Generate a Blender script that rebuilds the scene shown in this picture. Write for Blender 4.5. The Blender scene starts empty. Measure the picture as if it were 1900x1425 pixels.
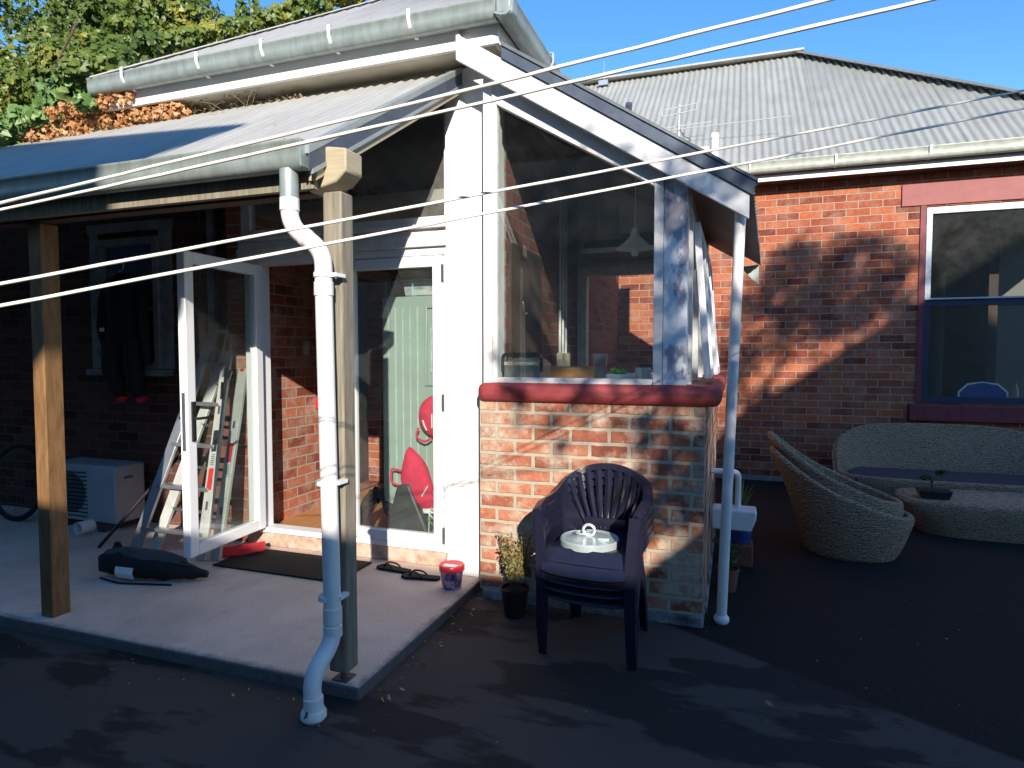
import bpy, bmesh, math, random
from mathutils import Vector, Matrix
R=math.radians; random.seed(7)
S=bpy.context.scene; COL=S.collection
# ---------------- camera, world, sun, exposure ----------------
YAW=19.4; PITCH=2.7; H=1.55
cd=bpy.data.cameras.new('Camera'); cam=bpy.data.objects.new('Camera',cd); COL.objects.link(cam)
cam.location=(0,0,H); cam.rotation_euler=(R(90-PITCH),0,R(YAW))
cd.sensor_width=36; cd.lens=36*1178/1900; cd.clip_start=0.05; cd.clip_end=3000
S.camera=cam
SUN_EL=22.0; SX,SY=0.43,-0.90          # direction towards the sun in plan
w=bpy.data.worlds.new('World'); S.world=w; w.use_nodes=True
nt=w.node_tree; bg=nt.nodes['Background']; sky=nt.nodes.new('ShaderNodeTexSky')
sky.sky_type='NISHITA'; sky.sun_disc=False; sky.sun_elevation=R(SUN_EL); sky.sun_rotation=math.atan2(SX,SY)
sky.air_density=1.1; sky.dust_density=0.0; sky.ozone_density=3.5; sky.altitude=200
hs_=nt.nodes.new('ShaderNodeHueSaturation'); hs_.inputs['Saturation'].default_value=1.22; hs_.inputs['Hue'].default_value=.503; nt.links.new(sky.outputs[0],hs_.inputs['Color']); nt.links.new(hs_.outputs[0],bg.inputs[0]); bg.inputs[1].default_value=0.15
sd=bpy.data.lights.new('Sun','SUN'); sun=bpy.data.objects.new('Sun',sd); COL.objects.link(sun)
sd.energy=4.35; sd.angle=R(0.5); sd.color=(1,0.93,0.82)
hn=math.hypot(SX,SY); sv=Vector((SX/hn*math.cos(R(SUN_EL)),SY/hn*math.cos(R(SUN_EL)),math.sin(R(SUN_EL))))
sun.rotation_euler=sv.to_track_quat('Z','Y').to_euler(); sun.location=(3,-8,9)
S.view_settings.view_transform='Standard'; S.view_settings.look='None'
S.view_settings.gamma=1; S.view_settings.exposure=0.78
try: S.cycles.max_bounces=10; S.cycles.transparent_max_bounces=16
except Exception: pass

# ---------------- materials ----------------
MATS={}
def newmat(name):
    m=bpy.data.materials.new(name); m.use_nodes=True; n=m.node_tree; MATS[name]=m
    return m,n,n.nodes['Principled BSDF']
def coords(n):
    t=n.nodes.new('ShaderNodeTexCoord'); return t.outputs['Object']
def noise(n,vec,scale,detail=6,rough=.6,dim=None):
    t=n.nodes.new('ShaderNodeTexNoise'); t.inputs['Scale'].default_value=scale; t.inputs['Detail'].default_value=detail; t.inputs['Roughness'].default_value=rough
    n.links.new(vec,t.inputs['Vector']); return t.outputs['Fac']
def ramp(n,fac,stops):
    r=n.nodes.new('ShaderNodeValToRGB'); e=r.color_ramp.elements
    while len(e)<len(stops): e.new(.5)
    for i,(p,c) in enumerate(stops): e[i].position=p; e[i].color=(c,c,c,1) if isinstance(c,(int,float)) else (*c,1)
    n.links.new(fac,r.inputs[0]); return r.outputs[0]
def mix(n,fac,a,b,mode='MIX'):
    m=n.nodes.new('ShaderNodeMix'); m.data_type='RGBA'; m.blend_type=mode
    for s,v in((m.inputs[0],fac),(m.inputs[6],a),(m.inputs[7],b)):
        if hasattr(v,'default_value') or hasattr(v,'is_linked'): n.links.new(v,s)
        elif isinstance(v,(int,float)): s.default_value=v
        else: s.default_value=(*v,1)
    return m.outputs[2]
def bump(n,b,h,strength=.3,dist=.01):
    k=n.nodes.new('ShaderNodeBump'); k.inputs['Strength'].default_value=strength; k.inputs['Distance'].default_value=dist
    n.links.new(h,k.inputs['Height']); n.links.new(k.outputs[0],b.inputs['Normal'])
def scaled(n,vec,s):
    m=n.nodes.new('ShaderNodeMapping'); m.inputs['Scale'].default_value=s; n.links.new(vec,m.inputs[0]); return m.outputs[0]
def simple(name,c,rough=.6,metal=0,var=.18,scale=12,bs=.15,c2=None,stretch=(1,1,1),bd=.004,spec=None):
    m,n,b=newmat(name); v=scaled(n,coords(n),stretch)
    f=noise(n,v,scale); c2=c2 or tuple(x*(1-var*1.6) for x in c); c1=tuple(min(1,x*(1+var*.4)) for x in c)
    n.links.new(ramp(n,f,[(.3,c2),(.65,c1)]),b.inputs['Base Color'])
    b.inputs['Roughness'].default_value=rough; b.inputs['Metallic'].default_value=metal
    if spec is not None: b.inputs['Specular IOR Level'].default_value=spec
    if bs: bump(n,b,noise(n,v,scale*6),bs,bd)
    return m
def brick(name,axis,ca,cb,mortar,bw=.245,rh=.086,ms=.006,weather=0,dark=.5,warp=.004,off=(0,0)):
    m,n,b=newmat(name); o=coords(n)
    sp=n.nodes.new('ShaderNodeSeparateXYZ'); n.links.new(o,sp.inputs[0])
    cb_=n.nodes.new('ShaderNodeCombineXYZ'); n.links.new(sp.outputs['X' if axis=='x' else 'Y'],cb_.inputs[0]); n.links.new(sp.outputs['Z'],cb_.inputs[1])
    nz=n.nodes.new('ShaderNodeTexNoise'); nz.inputs['Scale'].default_value=9; n.links.new(o,nz.inputs['Vector'])
    sc=n.nodes.new('ShaderNodeVectorMath'); sc.operation='MULTIPLY_ADD'; sc.inputs[1].default_value=(warp*2.4,warp*2.4,0); n.links.new(nz.outputs['Color'],sc.inputs[0]); n.links.new(cb_.outputs[0],sc.inputs[2])
    of=n.nodes.new('ShaderNodeVectorMath'); of.inputs[1].default_value=(off[0],off[1],0); n.links.new(sc.outputs[0],of.inputs[0]); vec=of.outputs[0]
    bt=n.nodes.new('ShaderNodeTexBrick'); n.links.new(vec,bt.inputs['Vector'])
    bt.inputs['Scale'].default_value=1; bt.inputs['Brick Width'].default_value=bw; bt.inputs['Row Height'].default_value=rh; bt.inputs['Mortar Size'].default_value=ms; bt.inputs['Mortar Smooth'].default_value=.15
    bt.inputs['Color1'].default_value=(0,0,0,1); bt.inputs['Color2'].default_value=(1,1,1,1); bt.inputs['Mortar'].default_value=(.5,.5,.5,1)
    per=ramp(n,bt.outputs['Color'],[(0,tuple(x*dark for x in cb)),(.22,cb),(.6,ca),(1,tuple(min(1,x*1.25) for x in ca))])
    f2=noise(n,o,26,8,.7)
    col=mix(n,ramp(n,f2,[(.3,0.0),(.75,.75)]),per,tuple(x*.62 for x in cb))
    if weather:
        wn=noise(n,o,4.2,9,.72); wm=ramp(n,wn,[(.46,0),(.62,weather)])
        col=mix(n,wm,col,tuple(x*.95 for x in mortar))
        wn2=noise(n,o,38,6,.7); wm2=ramp(n,wn2,[(.6,0),(.72,weather*.8)])
        col=mix(n,wm2,col,tuple(min(1,x*1.1) for x in mortar))
    mo=mix(n,noise(n,o,30),tuple(x*.7 for x in mortar),mortar)
    col=mix(n,bt.outputs['Fac'],col,mo)
    n.links.new(col,b.inputs['Base Color']); b.inputs['Roughness'].default_value=.85; b.inputs['Specular IOR Level'].default_value=.25
    inv=n.nodes.new('ShaderNodeMath'); inv.operation='SUBTRACT'; inv.inputs[0].default_value=1; n.links.new(bt.outputs['Fac'],inv.inputs[1])
    ad=n.nodes.new('ShaderNodeMath'); ad.operation='MULTIPLY_ADD'; ad.inputs[1].default_value=.5; n.links.new(f2,ad.inputs[0]); n.links.new(inv.outputs[0],ad.inputs[2])
    bump(n,b,ad.outputs[0],1.0,.012); return m
def glassmat(name,dust=.02,tint=(.92,.95,.94),refl=1.0):
    m=bpy.data.materials.new(name); m.use_nodes=True; n=m.node_tree; MATS[name]=m
    n.nodes.clear(); out=n.nodes.new('ShaderNodeOutputMaterial'); tr=n.nodes.new('ShaderNodeBsdfTransparent'); tr.inputs[0].default_value=(*tint,1)
    gl=n.nodes.new('ShaderNodeBsdfGlossy'); gl.inputs['Roughness'].default_value=0.005; gl.inputs[0].default_value=(1,1,1,1)
    lw=n.nodes.new('ShaderNodeLayerWeight'); lw.inputs[0].default_value=.5
    p=n.nodes.new('ShaderNodeMath'); p.operation='POWER'; p.inputs[1].default_value=5; n.links.new(lw.outputs['Facing'],p.inputs[0])
    q=n.nodes.new('ShaderNodeMath'); q.operation='MULTIPLY_ADD'; q.inputs[1].default_value=.95*refl; q.inputs[2].default_value=.045*refl; n.links.new(p.outputs[0],q.inputs[0])
    mx=n.nodes.new('ShaderNodeMixShader'); n.links.new(q.outputs[0],mx.inputs[0]); n.links.new(tr.outputs[0],mx.inputs[1]); n.links.new(gl.outputs[0],mx.inputs[2])
    df=n.nodes.new('ShaderNodeBsdfDiffuse'); df.inputs[0].default_value=(.6,.58,.55,1)
    mx2=n.nodes.new('ShaderNodeMixShader'); tc=n.nodes.new('ShaderNodeTexCoord')
    nf=noise(n,tc.outputs['Object'],7,8,.7); rr=ramp(n,nf,[(.35,dust*.4),(.7,dust*1.5)]); n.links.new(rr,mx2.inputs[0])
    n.links.new(mx.outputs[0],mx2.inputs[1]); n.links.new(df.outputs[0],mx2.inputs[2]); n.links.new(mx2.outputs[0],out.inputs[0]); return m
def leafmat(name,a,b_,c_,scale=2.5,trans=.25):
    m,n,b=newmat(name); o=coords(n); f=noise(n,o,scale,4); g=noise(n,o,60,2)
    c1=ramp(n,f,[(.32,a),(.52,b_),(.68,c_)]); c2=mix(n,ramp(n,g,[(.35,0),(.7,.55)]),c1,tuple(x*.55 for x in b_))
    n.links.new(c2,b.inputs['Base Color']); b.inputs['Roughness'].default_value=.45
    tl=n.nodes.new('ShaderNodeBsdfTranslucent'); n.links.new(c2,tl.inputs[0]); mx=n.nodes.new('ShaderNodeMixShader'); mx.inputs[0].default_value=trans
    out=n.nodes['Material Output']; n.links.new(b.outputs[0],mx.inputs[1]); n.links.new(tl.outputs[0],mx.inputs[2]); n.links.new(mx.outputs[0],out.inputs[0]); return m

white=simple('white_paint',(.80,.79,.77),.5,var=.05,scale=5,bs=.08)
white_d=simple('white_weathered',(.76,.73,.71),.6,var=.14,scale=9,bs=.15)
upvc=simple('upvc_white',(.82,.82,.83),.3,var=.02,scale=3,bs=0)
pvc=simple('pvc_pipe',(.80,.76,.73),.35,var=.05,scale=10,bs=.03)
cream=simple('cream_soffit',(.55,.50,.40),.7,var=.12,scale=6)
# peeling post: white paint with bare purple-grey wood in patches
m,n,b=newmat('peeling_paint'); v=scaled(n,coords(n),(5,5,2.2)); f=noise(n,v,1.5,7,.62)
n.links.new(mix(n,ramp(n,f,[(.56,0),(.60,.9)]),(.72,.74,.77),(.33,.29,.33)),b.inputs['Base Color']); b.inputs['Roughness'].default_value=.65; bump(n,b,f,.3,.004)
peel=m
redpaint=simple('red_sill_paint',(.31,.045,.045),.6,var=.25,scale=9,bs=.35,c2=(.20,.03,.035))
galv=simple('galvanised_steel',(.34,.385,.365),.45,metal=.3,var=.16,scale=7,bs=.05,c2=(.25,.29,.275),stretch=(3,1,1))
roofg=simple('grey_roof_iron',(.40,.39,.37),.6,metal=.08,var=.10,scale=3,bs=.05,c2=(.36,.355,.335))
roofr=simple('rear_roof_iron',(.40,.395,.36),.55,metal=.2,var=.08,scale=2,bs=.05,c2=(.345,.34,.31))
flash=simple('dark_flashing',(.09,.11,.15),.5,metal=.3,var=.15)
flashl=simple('light_flashing',(.36,.39,.38),.5,metal=.3,var=.1)
timber=simple('grey_timber',(.26,.23,.17),.8,var=.25,scale=4,stretch=(14,14,1.0),c2=(.15,.12,.085),bs=.3)
timber_y=simple('yellow_timber',(.22,.115,.04),.75,var=.3,scale=4,stretch=(9,9,1.6),c2=(.13,.06,.025),bs=.3)
timber_p=simple('pine_timber',(.42,.36,.25),.7,var=.2,scale=5,stretch=(1,1,16),c2=(.38,.30,.18),bs=.25)
timber_d=simple('dark_timber',(.10,.055,.03),.8,var=.3,scale=5)
ply=simple('brown_lining',(.30,.24,.19),.7,var=.2,scale=2)
floorw=simple('wood_floor',(.50,.24,.09),.35,var=.2,scale=3,stretch=(10,1,1),c2=(.38,.17,.06),bs=.05)
plaster=simple('pale_plaster',(.17,.165,.15),.85,var=.06,scale=3)
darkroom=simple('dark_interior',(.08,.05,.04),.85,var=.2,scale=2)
ceil=simple('dull_ceiling',(.40,.36,.32),.85,var=.1,scale=3)
black=simple('black_plastic',(.013,.013,.016),.35,var=.2,scale=20,bs=.05)
navy=simple('navy_chair_plastic',(.014,.0145,.030),.22,var=.25,scale=14,bs=.12,c2=(.012,.012,.026),bd=.002)
rubber=simple('black_rubber',(.012,.011,.011),.85,var=.3,scale=60,bs=.5)
neoprene=simple('black_neoprene',(.008,.008,.010),.8,var=.3,scale=20)
alu=simple('aluminium',(.45,.46,.48),.38,metal=.75,var=.1,scale=14,bs=.03)
alul=simple('ladder_rail_white',(.50,.50,.46),.45,metal=.15,var=.1,scale=10,bs=.03)
chrome=simple('tin_metal',(.60,.68,.67),.33,metal=.45,var=.12,scale=10,bs=.06)
red=simple('red_plastic',(.62,.02,.035),.35,var=.08,bs=.02)
redcloth=simple('red_cloth',(.66,.02,.07),.8,var=.15,scale=9,bs=.5,bd=.01)
mint=simple('grey_green_panel',(.30,.37,.32),.35,var=.05,scale=3,bs=.03)
acm=simple('ac_white',(.42,.44,.46),.55,var=.08,scale=4)
greyd=simple('dark_grey',(.07,.08,.09),.6,var=.2)
greyp=simple('press_grey',(.28,.28,.27),.3,metal=.5,var=.1)
wire_m=simple('wire_cream',(.80,.76,.68),.5,var=.1,scale=40,bs=0)
terr=simple('terracotta',(.20,.07,.04),.8)
blue=simple('blue_plastic',(.02,.06,.30),.35)
brass=simple('yellow_cream',(.60,.55,.42),.5)
soil=simple('soil',(.05,.03,.02),.95,scale=30,bs=.8)
green=simple('green_leafy',(.08,.30,.04),.5)
mugm=simple('mug_white',(.72,.76,.78),.25,var=.03,bs=0)
deskw=simple('orange_wood',(.50,.24,.08),.5,stretch=(1,6,6))
spk_r=simple('label_red',(.55,.03,.03),.5); spk_k=simple('label_black',(.02,.02,.02),.5)
bark=simple('bark',(.12,.08,.05),.9,scale=8,bs=.8,bd=.02)
stucco=simple('neighbour_render',(.38,.34,.28),.9,scale=5)
tiles=simple('neighbour_tiles',(.07,.065,.06),.8,scale=10)
glass=glassmat('window_glass',.02); glass_d=glassmat('dusty_glass',.10); tumbler_g=glassmat('tumbler_glass',.10,(.80,.84,.86)); tub_g=glassmat('tub_plastic',.6,(.75,.88,.86),.8)
leafm=leafmat('ivy_leaf',(.035,.075,.012),(.13,.19,.025),(.42,.37,.055))
leafp=leafmat('ivy_leaf_pale',(.09,.19,.05),(.18,.31,.08),(.30,.40,.13))
leafd=leafmat('dead_leaf',(.45,.18,.06),(.66,.34,.14),(.70,.48,.26),6)
leaft=leafmat('tree_leaf',(.04,.08,.02),(.07,.12,.03),(.10,.14,.04))
leafy=leafmat('dry_leaf',(.14,.14,.04),(.30,.26,.08),(.36,.20,.06),8)
brick_back=brick('brick_rear','x',(.47,.135,.058),(.31,.070,.038),(.50,.35,.26),bw=.25,ms=.006,weather=.3,dark=.35,off=(.06,.03))
brick_nook=brick('brick_nook_front','x',(.48,.18,.10),(.34,.10,.062),(.52,.43,.32),bw=.235,rh=.0865,ms=.012,weather=1.0,warp=.007,off=(.1,.012))
brick_nooks=brick('brick_nook_side','y',(.46,.13,.07),(.31,.08,.05),(.50,.42,.31),bw=.235,rh=.0865,ms=.011,weather=.8,warp=.007)
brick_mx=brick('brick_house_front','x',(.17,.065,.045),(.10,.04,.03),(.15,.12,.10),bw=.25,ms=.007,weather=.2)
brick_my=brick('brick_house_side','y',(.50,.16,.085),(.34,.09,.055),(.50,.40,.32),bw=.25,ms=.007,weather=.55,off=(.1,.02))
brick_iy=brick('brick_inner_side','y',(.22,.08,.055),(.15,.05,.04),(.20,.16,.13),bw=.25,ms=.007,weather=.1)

# ground: asphalt, darker beyond a straight slanting line, damp stains
m,n,b=newmat('asphalt'); o=coords(n); sp=n.nodes.new('ShaderNodeSeparateXYZ'); n.links.new(o,sp.inputs[0])
def mth(op,a,c=None):
    k=n.nodes.new('ShaderNodeMath'); k.operation=op
    for i,x in enumerate((a,c)):
        if x is None: continue
        if isinstance(x,(int,float)): k.inputs[i].default_value=x
        else: n.links.new(x,k.inputs[i])
    return k.outputs[0]
line_dist=mth('ADD',mth('MULTIPLY',mth('ADD',sp.outputs['X'],.157),.5),mth('MULTIPLY',mth('SUBTRACT',sp.outputs['Y'],3.54),.866))
beyond_line=ramp(n,line_dist,[(0,0),(.03,1)])
st=noise(n,scaled(n,o,(.8,2.2,1)),1.1,6,.55); stm=ramp(n,st,[(.50,0),(.535,.85)])
fine=noise(n,o,220,3); sp2=noise(n,o,95,2,.4)
base=mix(n,ramp(n,fine,[(.3,0),(.7,1)]),(.044,.032,.027),(.125,.093,.077))
base=mix(n,ramp(n,noise(n,o,3.2,5),[(.35,0),(.65,.5)]),base,(.064,.054,.046))
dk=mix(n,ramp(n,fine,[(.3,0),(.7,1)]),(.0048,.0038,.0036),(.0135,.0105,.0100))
c=mix(n,stm,base,mix(n,.12,dk,base)); c=mix(n,beyond_line,c,dk); vo=n.nodes.new('ShaderNodeTexVoronoi'); vo.inputs['Scale'].default_value=130; n.links.new(o,vo.inputs['Vector'])
c=mix(n,ramp(n,vo.outputs['Distance'],[(.0,.55),(.42,0)]),c,mix(n,vo.outputs['Color'],(.012,.011,.010),(.12,.10,.09)))
c=mix(n,ramp(n,sp2,[(.76,0),(.79,.7)]),c,(.25,.21,.17))
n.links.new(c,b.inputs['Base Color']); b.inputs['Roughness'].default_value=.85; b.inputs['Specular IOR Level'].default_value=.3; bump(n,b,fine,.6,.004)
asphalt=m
m,n,b=newmat('concrete_slab'); o=coords(n)
c=mix(n,ramp(n,noise(n,o,2.2,7),[(.35,0),(.7,1)]),(.76,.57,.46),(.90,.70,.58)); c=mix(n,ramp(n,noise(n,o,150,2),[(.45,0),(.75,.6)]),c,(.24,.21,.20)); c=mix(n,ramp(n,noise(n,o,55,2,.3),[(.74,0),(.78,.6)]),c,(.16,.10,.07))
sp=n.nodes.new('ShaderNodeSeparateXYZ'); n.links.new(o,sp.inputs[0])
ex=mth('SUBTRACT',-1.565,sp.outputs['X']); ey=mth('SUBTRACT',sp.outputs['Y'],2.385); ed=mth('MINIMUM',ex,ey); edn=mth('ADD',ed,mth('MULTIPLY',mth('SUBTRACT',noise(n,o,14,6,.7),.5),.13))
c=mix(n,ramp(n,edn,[(0.0,.75),(.045,0)]),c,(.17,.14,.13)); c=mix(n,ramp(n,noise(n,o,1.4,6,.6),[(.5,0),(.66,.55)]),c,(.48,.38,.32)); c=mix(n,ramp(n,noise(n,scaled(n,o,(1,1,1)),6,7,.75),[(.56,0),(.72,.45)]),c,(.40,.31,.26))
n.links.new(c,b.inputs['Base Color']); b.inputs['Roughness'].default_value=.9; bump(n,b,noise(n,o,120,3),.7,.004); conc=m
conc_e=simple('concrete_edge',(.14,.12,.115),.9,scale=30,bs=.8)
# woven rattan
m,n,b=newmat('rattan'); o=coords(n)
wv=n.nodes.new('ShaderNodeTexWave'); wv.bands_direction='Z'; wv.inputs['Scale'].default_value=19; wv.inputs['Distortion'].default_value=9; wv.inputs['Detail'].default_value=3; wv.inputs['Detail Scale'].default_value=2.5; n.links.new(o,wv.inputs[0])
nz=noise(n,scaled(n,o,(1,1,3.2)),42,4,.7)
h=mth2=n.nodes.new('ShaderNodeMath'); h.operation='MULTIPLY_ADD'; n.links.new(nz,h.inputs[0]); h.inputs[1].default_value=2.0; n.links.new(wv.outputs['Fac'],h.inputs[2])
hdiv=n.nodes.new('ShaderNodeMath'); hdiv.operation='MULTIPLY'; hdiv.inputs[1].default_value=.5; n.links.new(h.outputs[0],hdiv.inputs[0]); n.links.new(ramp(n,hdiv.outputs[0],[(.30,(.045,.028,.018)),(.60,(.32,.205,.125)),(.92,(.68,.48,.31))]),b.inputs['Base Color']); b.inputs['Roughness'].default_value=.6; bump(n,b,h.outputs[0],1,.012); rattan=m
shaded_seat=simple('seat_shade_purple',(.07,.055,.07),.9,scale=20,bs=.3)  # dark purple imitating the shade on the sofa seat

for m_ in (roofg,roofr):
    n=m_.node_tree; b=n.nodes['Principled BSDF']; src=b.inputs['Base Color'].links[0].from_socket; o=coords(n); sp=n.nodes.new('ShaderNodeSeparateXYZ'); n.links.new(o,sp.inputs[0])
    fr_=mth('FRACT',mth('DIVIDE',sp.outputs['X'],.762)); lap=ramp(n,fr_,[(0,.55),(.018,0)])
    stx=noise(n,scaled(n,o,(16,1.1,1.1)),1.2,6,.65); c=mix(n,ramp(n,stx,[(.45,0),(.75,.5)]),src,(.26,.235,.20))
    c=mix(n,lap,c,(.10,.10,.10)); c=mix(n,ramp(n,noise(n,o,17,3,.5),[(.70,0),(.74,.55)]),c,(.13,.12,.11)); n.links.new(c,b.inputs['Base Color'])
from mathutils import noise as MN
def crumple(bm,amp,sc,seed=0):
    bmesh.ops.subdivide_edges(bm,edges=bm.edges[:],cuts=2,use_grid_fill=True); bm.normal_update()
    for v in bm.verts:
        p=v.co*sc+Vector((seed,seed*2,0)); f=abs(MN.noise(p))*2-1+.5*MN.noise(p*2.7); v.co+=v.normal*f*amp
    return bm
# ---------------- mesh helpers ----------------
def lab(o,label=None,cat=None,group=None,kind=None):
    if label:o['label']=label
    if cat:o['category']=cat
    if group:o['group']=group
    if kind:o['kind']=kind
    return o
def thing(name,loc,label,cat,group=None,rz=0):
    o=bpy.data.objects.new(name,None); o.empty_display_size=.1; COL.objects.link(o); o.location=loc; o.rotation_euler=(0,0,rz); lab(o,label,cat,group)
    return o
def worldm(o):
    M=Matrix.Translation(o.location)@o.rotation_euler.to_matrix().to_4x4()
    return M
def obj(name,bm,mat,parent=None,local=False,bev=0,smooth=True,ang=35):
    me=bpy.data.meshes.new(name); bmesh.ops.recalc_face_normals(bm,faces=bm.faces) ; bm.to_mesh(me); bm.free()
    for mm in (mat if isinstance(mat,(list,tuple)) else [mat]): me.materials.append(mm)
    if smooth:
        for p in me.polygons: p.use_smooth=True
        try: me.set_sharp_from_angle(angle=R(ang))
        except Exception: pass
    o=bpy.data.objects.new(name,me); COL.objects.link(o)
    if parent:
        o.parent=parent
        if not local:
            if parent.parent: o.matrix_parent_inverse=(worldm(parent.parent)@parent.matrix_parent_inverse).inverted() if False else Matrix.Identity(4)
            else: o.matrix_parent_inverse=worldm(parent).inverted()
    if bev:
        k=o.modifiers.new('Bevel','BEVEL'); k.width=bev; k.segments=2; k.limit_method='ANGLE'; k.angle_limit=R(40)
    return o
def B(): return bmesh.new()
def box(bm,x0,x1,y0,y1,z0,z1,M=None):
    vs=[bm.verts.new((x,y,z)) for z in(z0,z1) for y in(y0,y1) for x in(x0,x1)]
    for f in((0,2,3,1),(4,5,7,6),(0,1,5,4),(2,6,7,3),(0,4,6,2),(1,3,7,5)): bm.faces.new([vs[i] for i in f])
    if M: 
        for v in vs: v.co=M@v.co
    return bm
def bxo(*a): return box(B(),*a)
def prism(bm,pts,axis,a,b):
    def P(p,t): return {'y':(p[0],t,p[1]),'x':(t,p[0],p[1]),'z':(p[0],p[1],t)}[axis]
    A=[bm.verts.new(P(p,a)) for p in pts]; C=[bm.verts.new(P(p,b)) for p in pts]; n=len(pts)
    bm.faces.new(A); bm.faces.new(C[::-1])
    for i in range(n): bm.faces.new((A[i],C[i],C[(i+1)%n],A[(i+1)%n]))
    return bm
def frames(pts):
    out=[]; up=None
    for i,p in enumerate(pts):
        t=(pts[min(i+1,len(pts)-1)]-pts[max(i-1,0)]).normalized()
        if up is None: up=Vector((0,0,1)) if abs(t.z)<.9 else Vector((1,0,0))
        u=(up-t*up.dot(t)).normalized(); v=t.cross(u); out.append((u,v)); up=u
    return out
def tube(bm,pts,r,seg=12,cap=True):
    pts=[Vector(p) for p in pts]; rs=r if isinstance(r,(list,tuple)) else [r]*len(pts); fr=frames(pts); rings=[]
    for p,(u,v),q in zip(pts,fr,rs):
        rings.append([bm.verts.new(p+(u*math.cos(2*math.pi*k/seg)+v*math.sin(2*math.pi*k/seg))*q) for k in range(seg)])
    for a,b in zip(rings,rings[1:]):
        for k in range(seg): bm.faces.new((a[k],a[(k+1)%seg],b[(k+1)%seg],b[k]))
    if cap: bm.faces.new(rings[0][::-1]); bm.faces.new(rings[-1])
    return bm
def tb(*a,**k): return tube(B(),*a,**k)
def bez(pts,n=8,rad=.06):
    "polyline with rounded corners"
    P=[Vector(p) for p in pts]; out=[P[0]]
    for i in range(1,len(P)-1):
        a=P[i]+(P[i-1]-P[i]).normalized()*rad; c=P[i]+(P[i+1]-P[i]).normalized()*rad
        for k in range(n+1):
            t=k/n; out.append(a*(1-t)**2+P[i]*2*t*(1-t)+c*t*t)
    out.append(P[-1]); return out
def bar(bm,p,q,w,h,up=(0,0,1)):
    p=Vector(p);q=Vector(q);t=(q-p).normalized(); u=Vector(up); u=(u-t*u.dot(t)).normalized(); v=t.cross(u); vs=[]
    for c in(p,q):
        for a,b in((-1,-1),(1,-1),(1,1),(-1,1)): vs.append(bm.verts.new(c+v*a*w/2+u*b*h/2))
    for f in((3,2,1,0),(4,5,6,7),(0,1,5,4),(1,2,6,5),(2,3,7,6),(3,0,4,7)): bm.faces.new([vs[i] for i in f])
    return bm
def lathe(bm,prof,c=(0,0,0),seg=24,sx=1,sy=1):
    c=Vector(c); rings=[]
    for r,z in prof:
        if r<1e-5: rings.append([bm.verts.new(c+Vector((0,0,z)))])
        else: rings.append([bm.verts.new(c+Vector((sx*r*math.cos(2*math.pi*k/seg),sy*r*math.sin(2*math.pi*k/seg),z))) for k in range(seg)])
    for a,b in zip(rings,rings[1:]):
        for k in range(seg):
            A=a[k%len(a)],a[(k+1)%len(a)]; C=b[(k+1)%len(b)],b[k%len(b)]
            f=[]; [f.append(x) for x in (*A,*C) if x not in f]
            if len(f)>2: bm.faces.new(f)
    return bm
def ribbon(bm,A,C,th,n=None):
    "solid strip between polylines A and C, thickness th"
    A=[Vector(a) for a in A];C=[Vector(c) for c in C]; rows=[]
    for i in range(len(A)):
        t=(A[min(i+1,len(A)-1)]-A[max(i-1,0)])+(C[min(i+1,len(A)-1)]-C[max(i-1,0)]); nn=t.cross(C[i]-A[i]).normalized()*th/2
        rows.append([bm.verts.new(x) for x in (A[i]+nn,C[i]+nn,C[i]-nn,A[i]-nn)])
    for a,b in zip(rows,rows[1:]):
        for k in range(4): bm.faces.new((a[k],a[(k+1)%4],b[(k+1)%4],b[k]))
    bm.faces.new(rows[0][::-1]); bm.faces.new(rows[-1]); return bm
def wall_holes(bm,u0,u1,v0,v1,holes,axis,d0,d1):
    "boxes round the holes (ua,ub,va,vb) ; axis x: u=x, depth y.  axis y: u=y, depth x"
    def bb(a,b,c,d):
        if b-a<1e-4 or d-c<1e-4: return
        if axis=='x': box(bm,a,b,d0,d1,c,d)
        else: box(bm,d0,d1,a,b,c,d)
    us=sorted({u0,u1,*[h[0] for h in holes],*[h[1] for h in holes]})
    for a,b in zip(us,us[1:]):
        hs=sorted([(h[2],h[3]) for h in holes if h[0]<=a+1e-6 and h[1]>=b-1e-6]); z=v0
        for c,d in hs: bb(a,b,z,c); z=d
        bb(a,b,z,v1)
    return bm
def corr(bm,n,P0,du,dn,lo,hi,u0,u1,pitch=.076,amp=.0085,th=.003):
    "corrugated sheet: point(u,t)=P0+u*du+t*slope ; lo(u),hi(u) give slope vectors' t-range ends as points"
    steps=max(2,int((u1-u0)/pitch*6)); rows=[]
    for i in range(steps+1):
        u=u0+(u1-u0)*i/steps; d=dn*(amp*math.sin(2*math.pi*u/pitch)); a=lo(u)+d; c=hi(u)+d
        rows.append((bm.verts.new(a),bm.verts.new(c),bm.verts.new(a-dn*th),bm.verts.new(c-dn*th)))
    for a,b in zip(rows,rows[1:]):
        bm.faces.new((a[0],b[0],b[1],a[1])); bm.faces.new((a[2],a[3],b[3],b[2])); bm.faces.new((a[0],a[2],b[2],b[0])); bm.faces.new((a[1],b[1],b[3],a[3]))
    return bm
def text_bm(txt,size,M,depth=.001):
    cu=bpy.data.curves.new('t','FONT'); cu.body=txt; cu.size=size; cu.extrude=depth; cu.align_x='CENTER'; to=bpy.data.objects.new('t',cu); COL.objects.link(to)
    bpy.context.view_layer.update(); me=bpy.data.meshes.new_from_object(to.evaluated_get(bpy.context.evaluated_depsgraph_get())); bm=B(); bm.from_mesh(me)
    for v in bm.verts: v.co=M@v.co
    bpy.data.objects.remove(to); bpy.data.meshes.remove(me); return bm
LEAF5=[(0,-.5),(.32,-.28),(.5,.05),(.2,.12),(0,.55),(-.2,.12),(-.5,.05),(-.32,-.28)]
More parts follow.
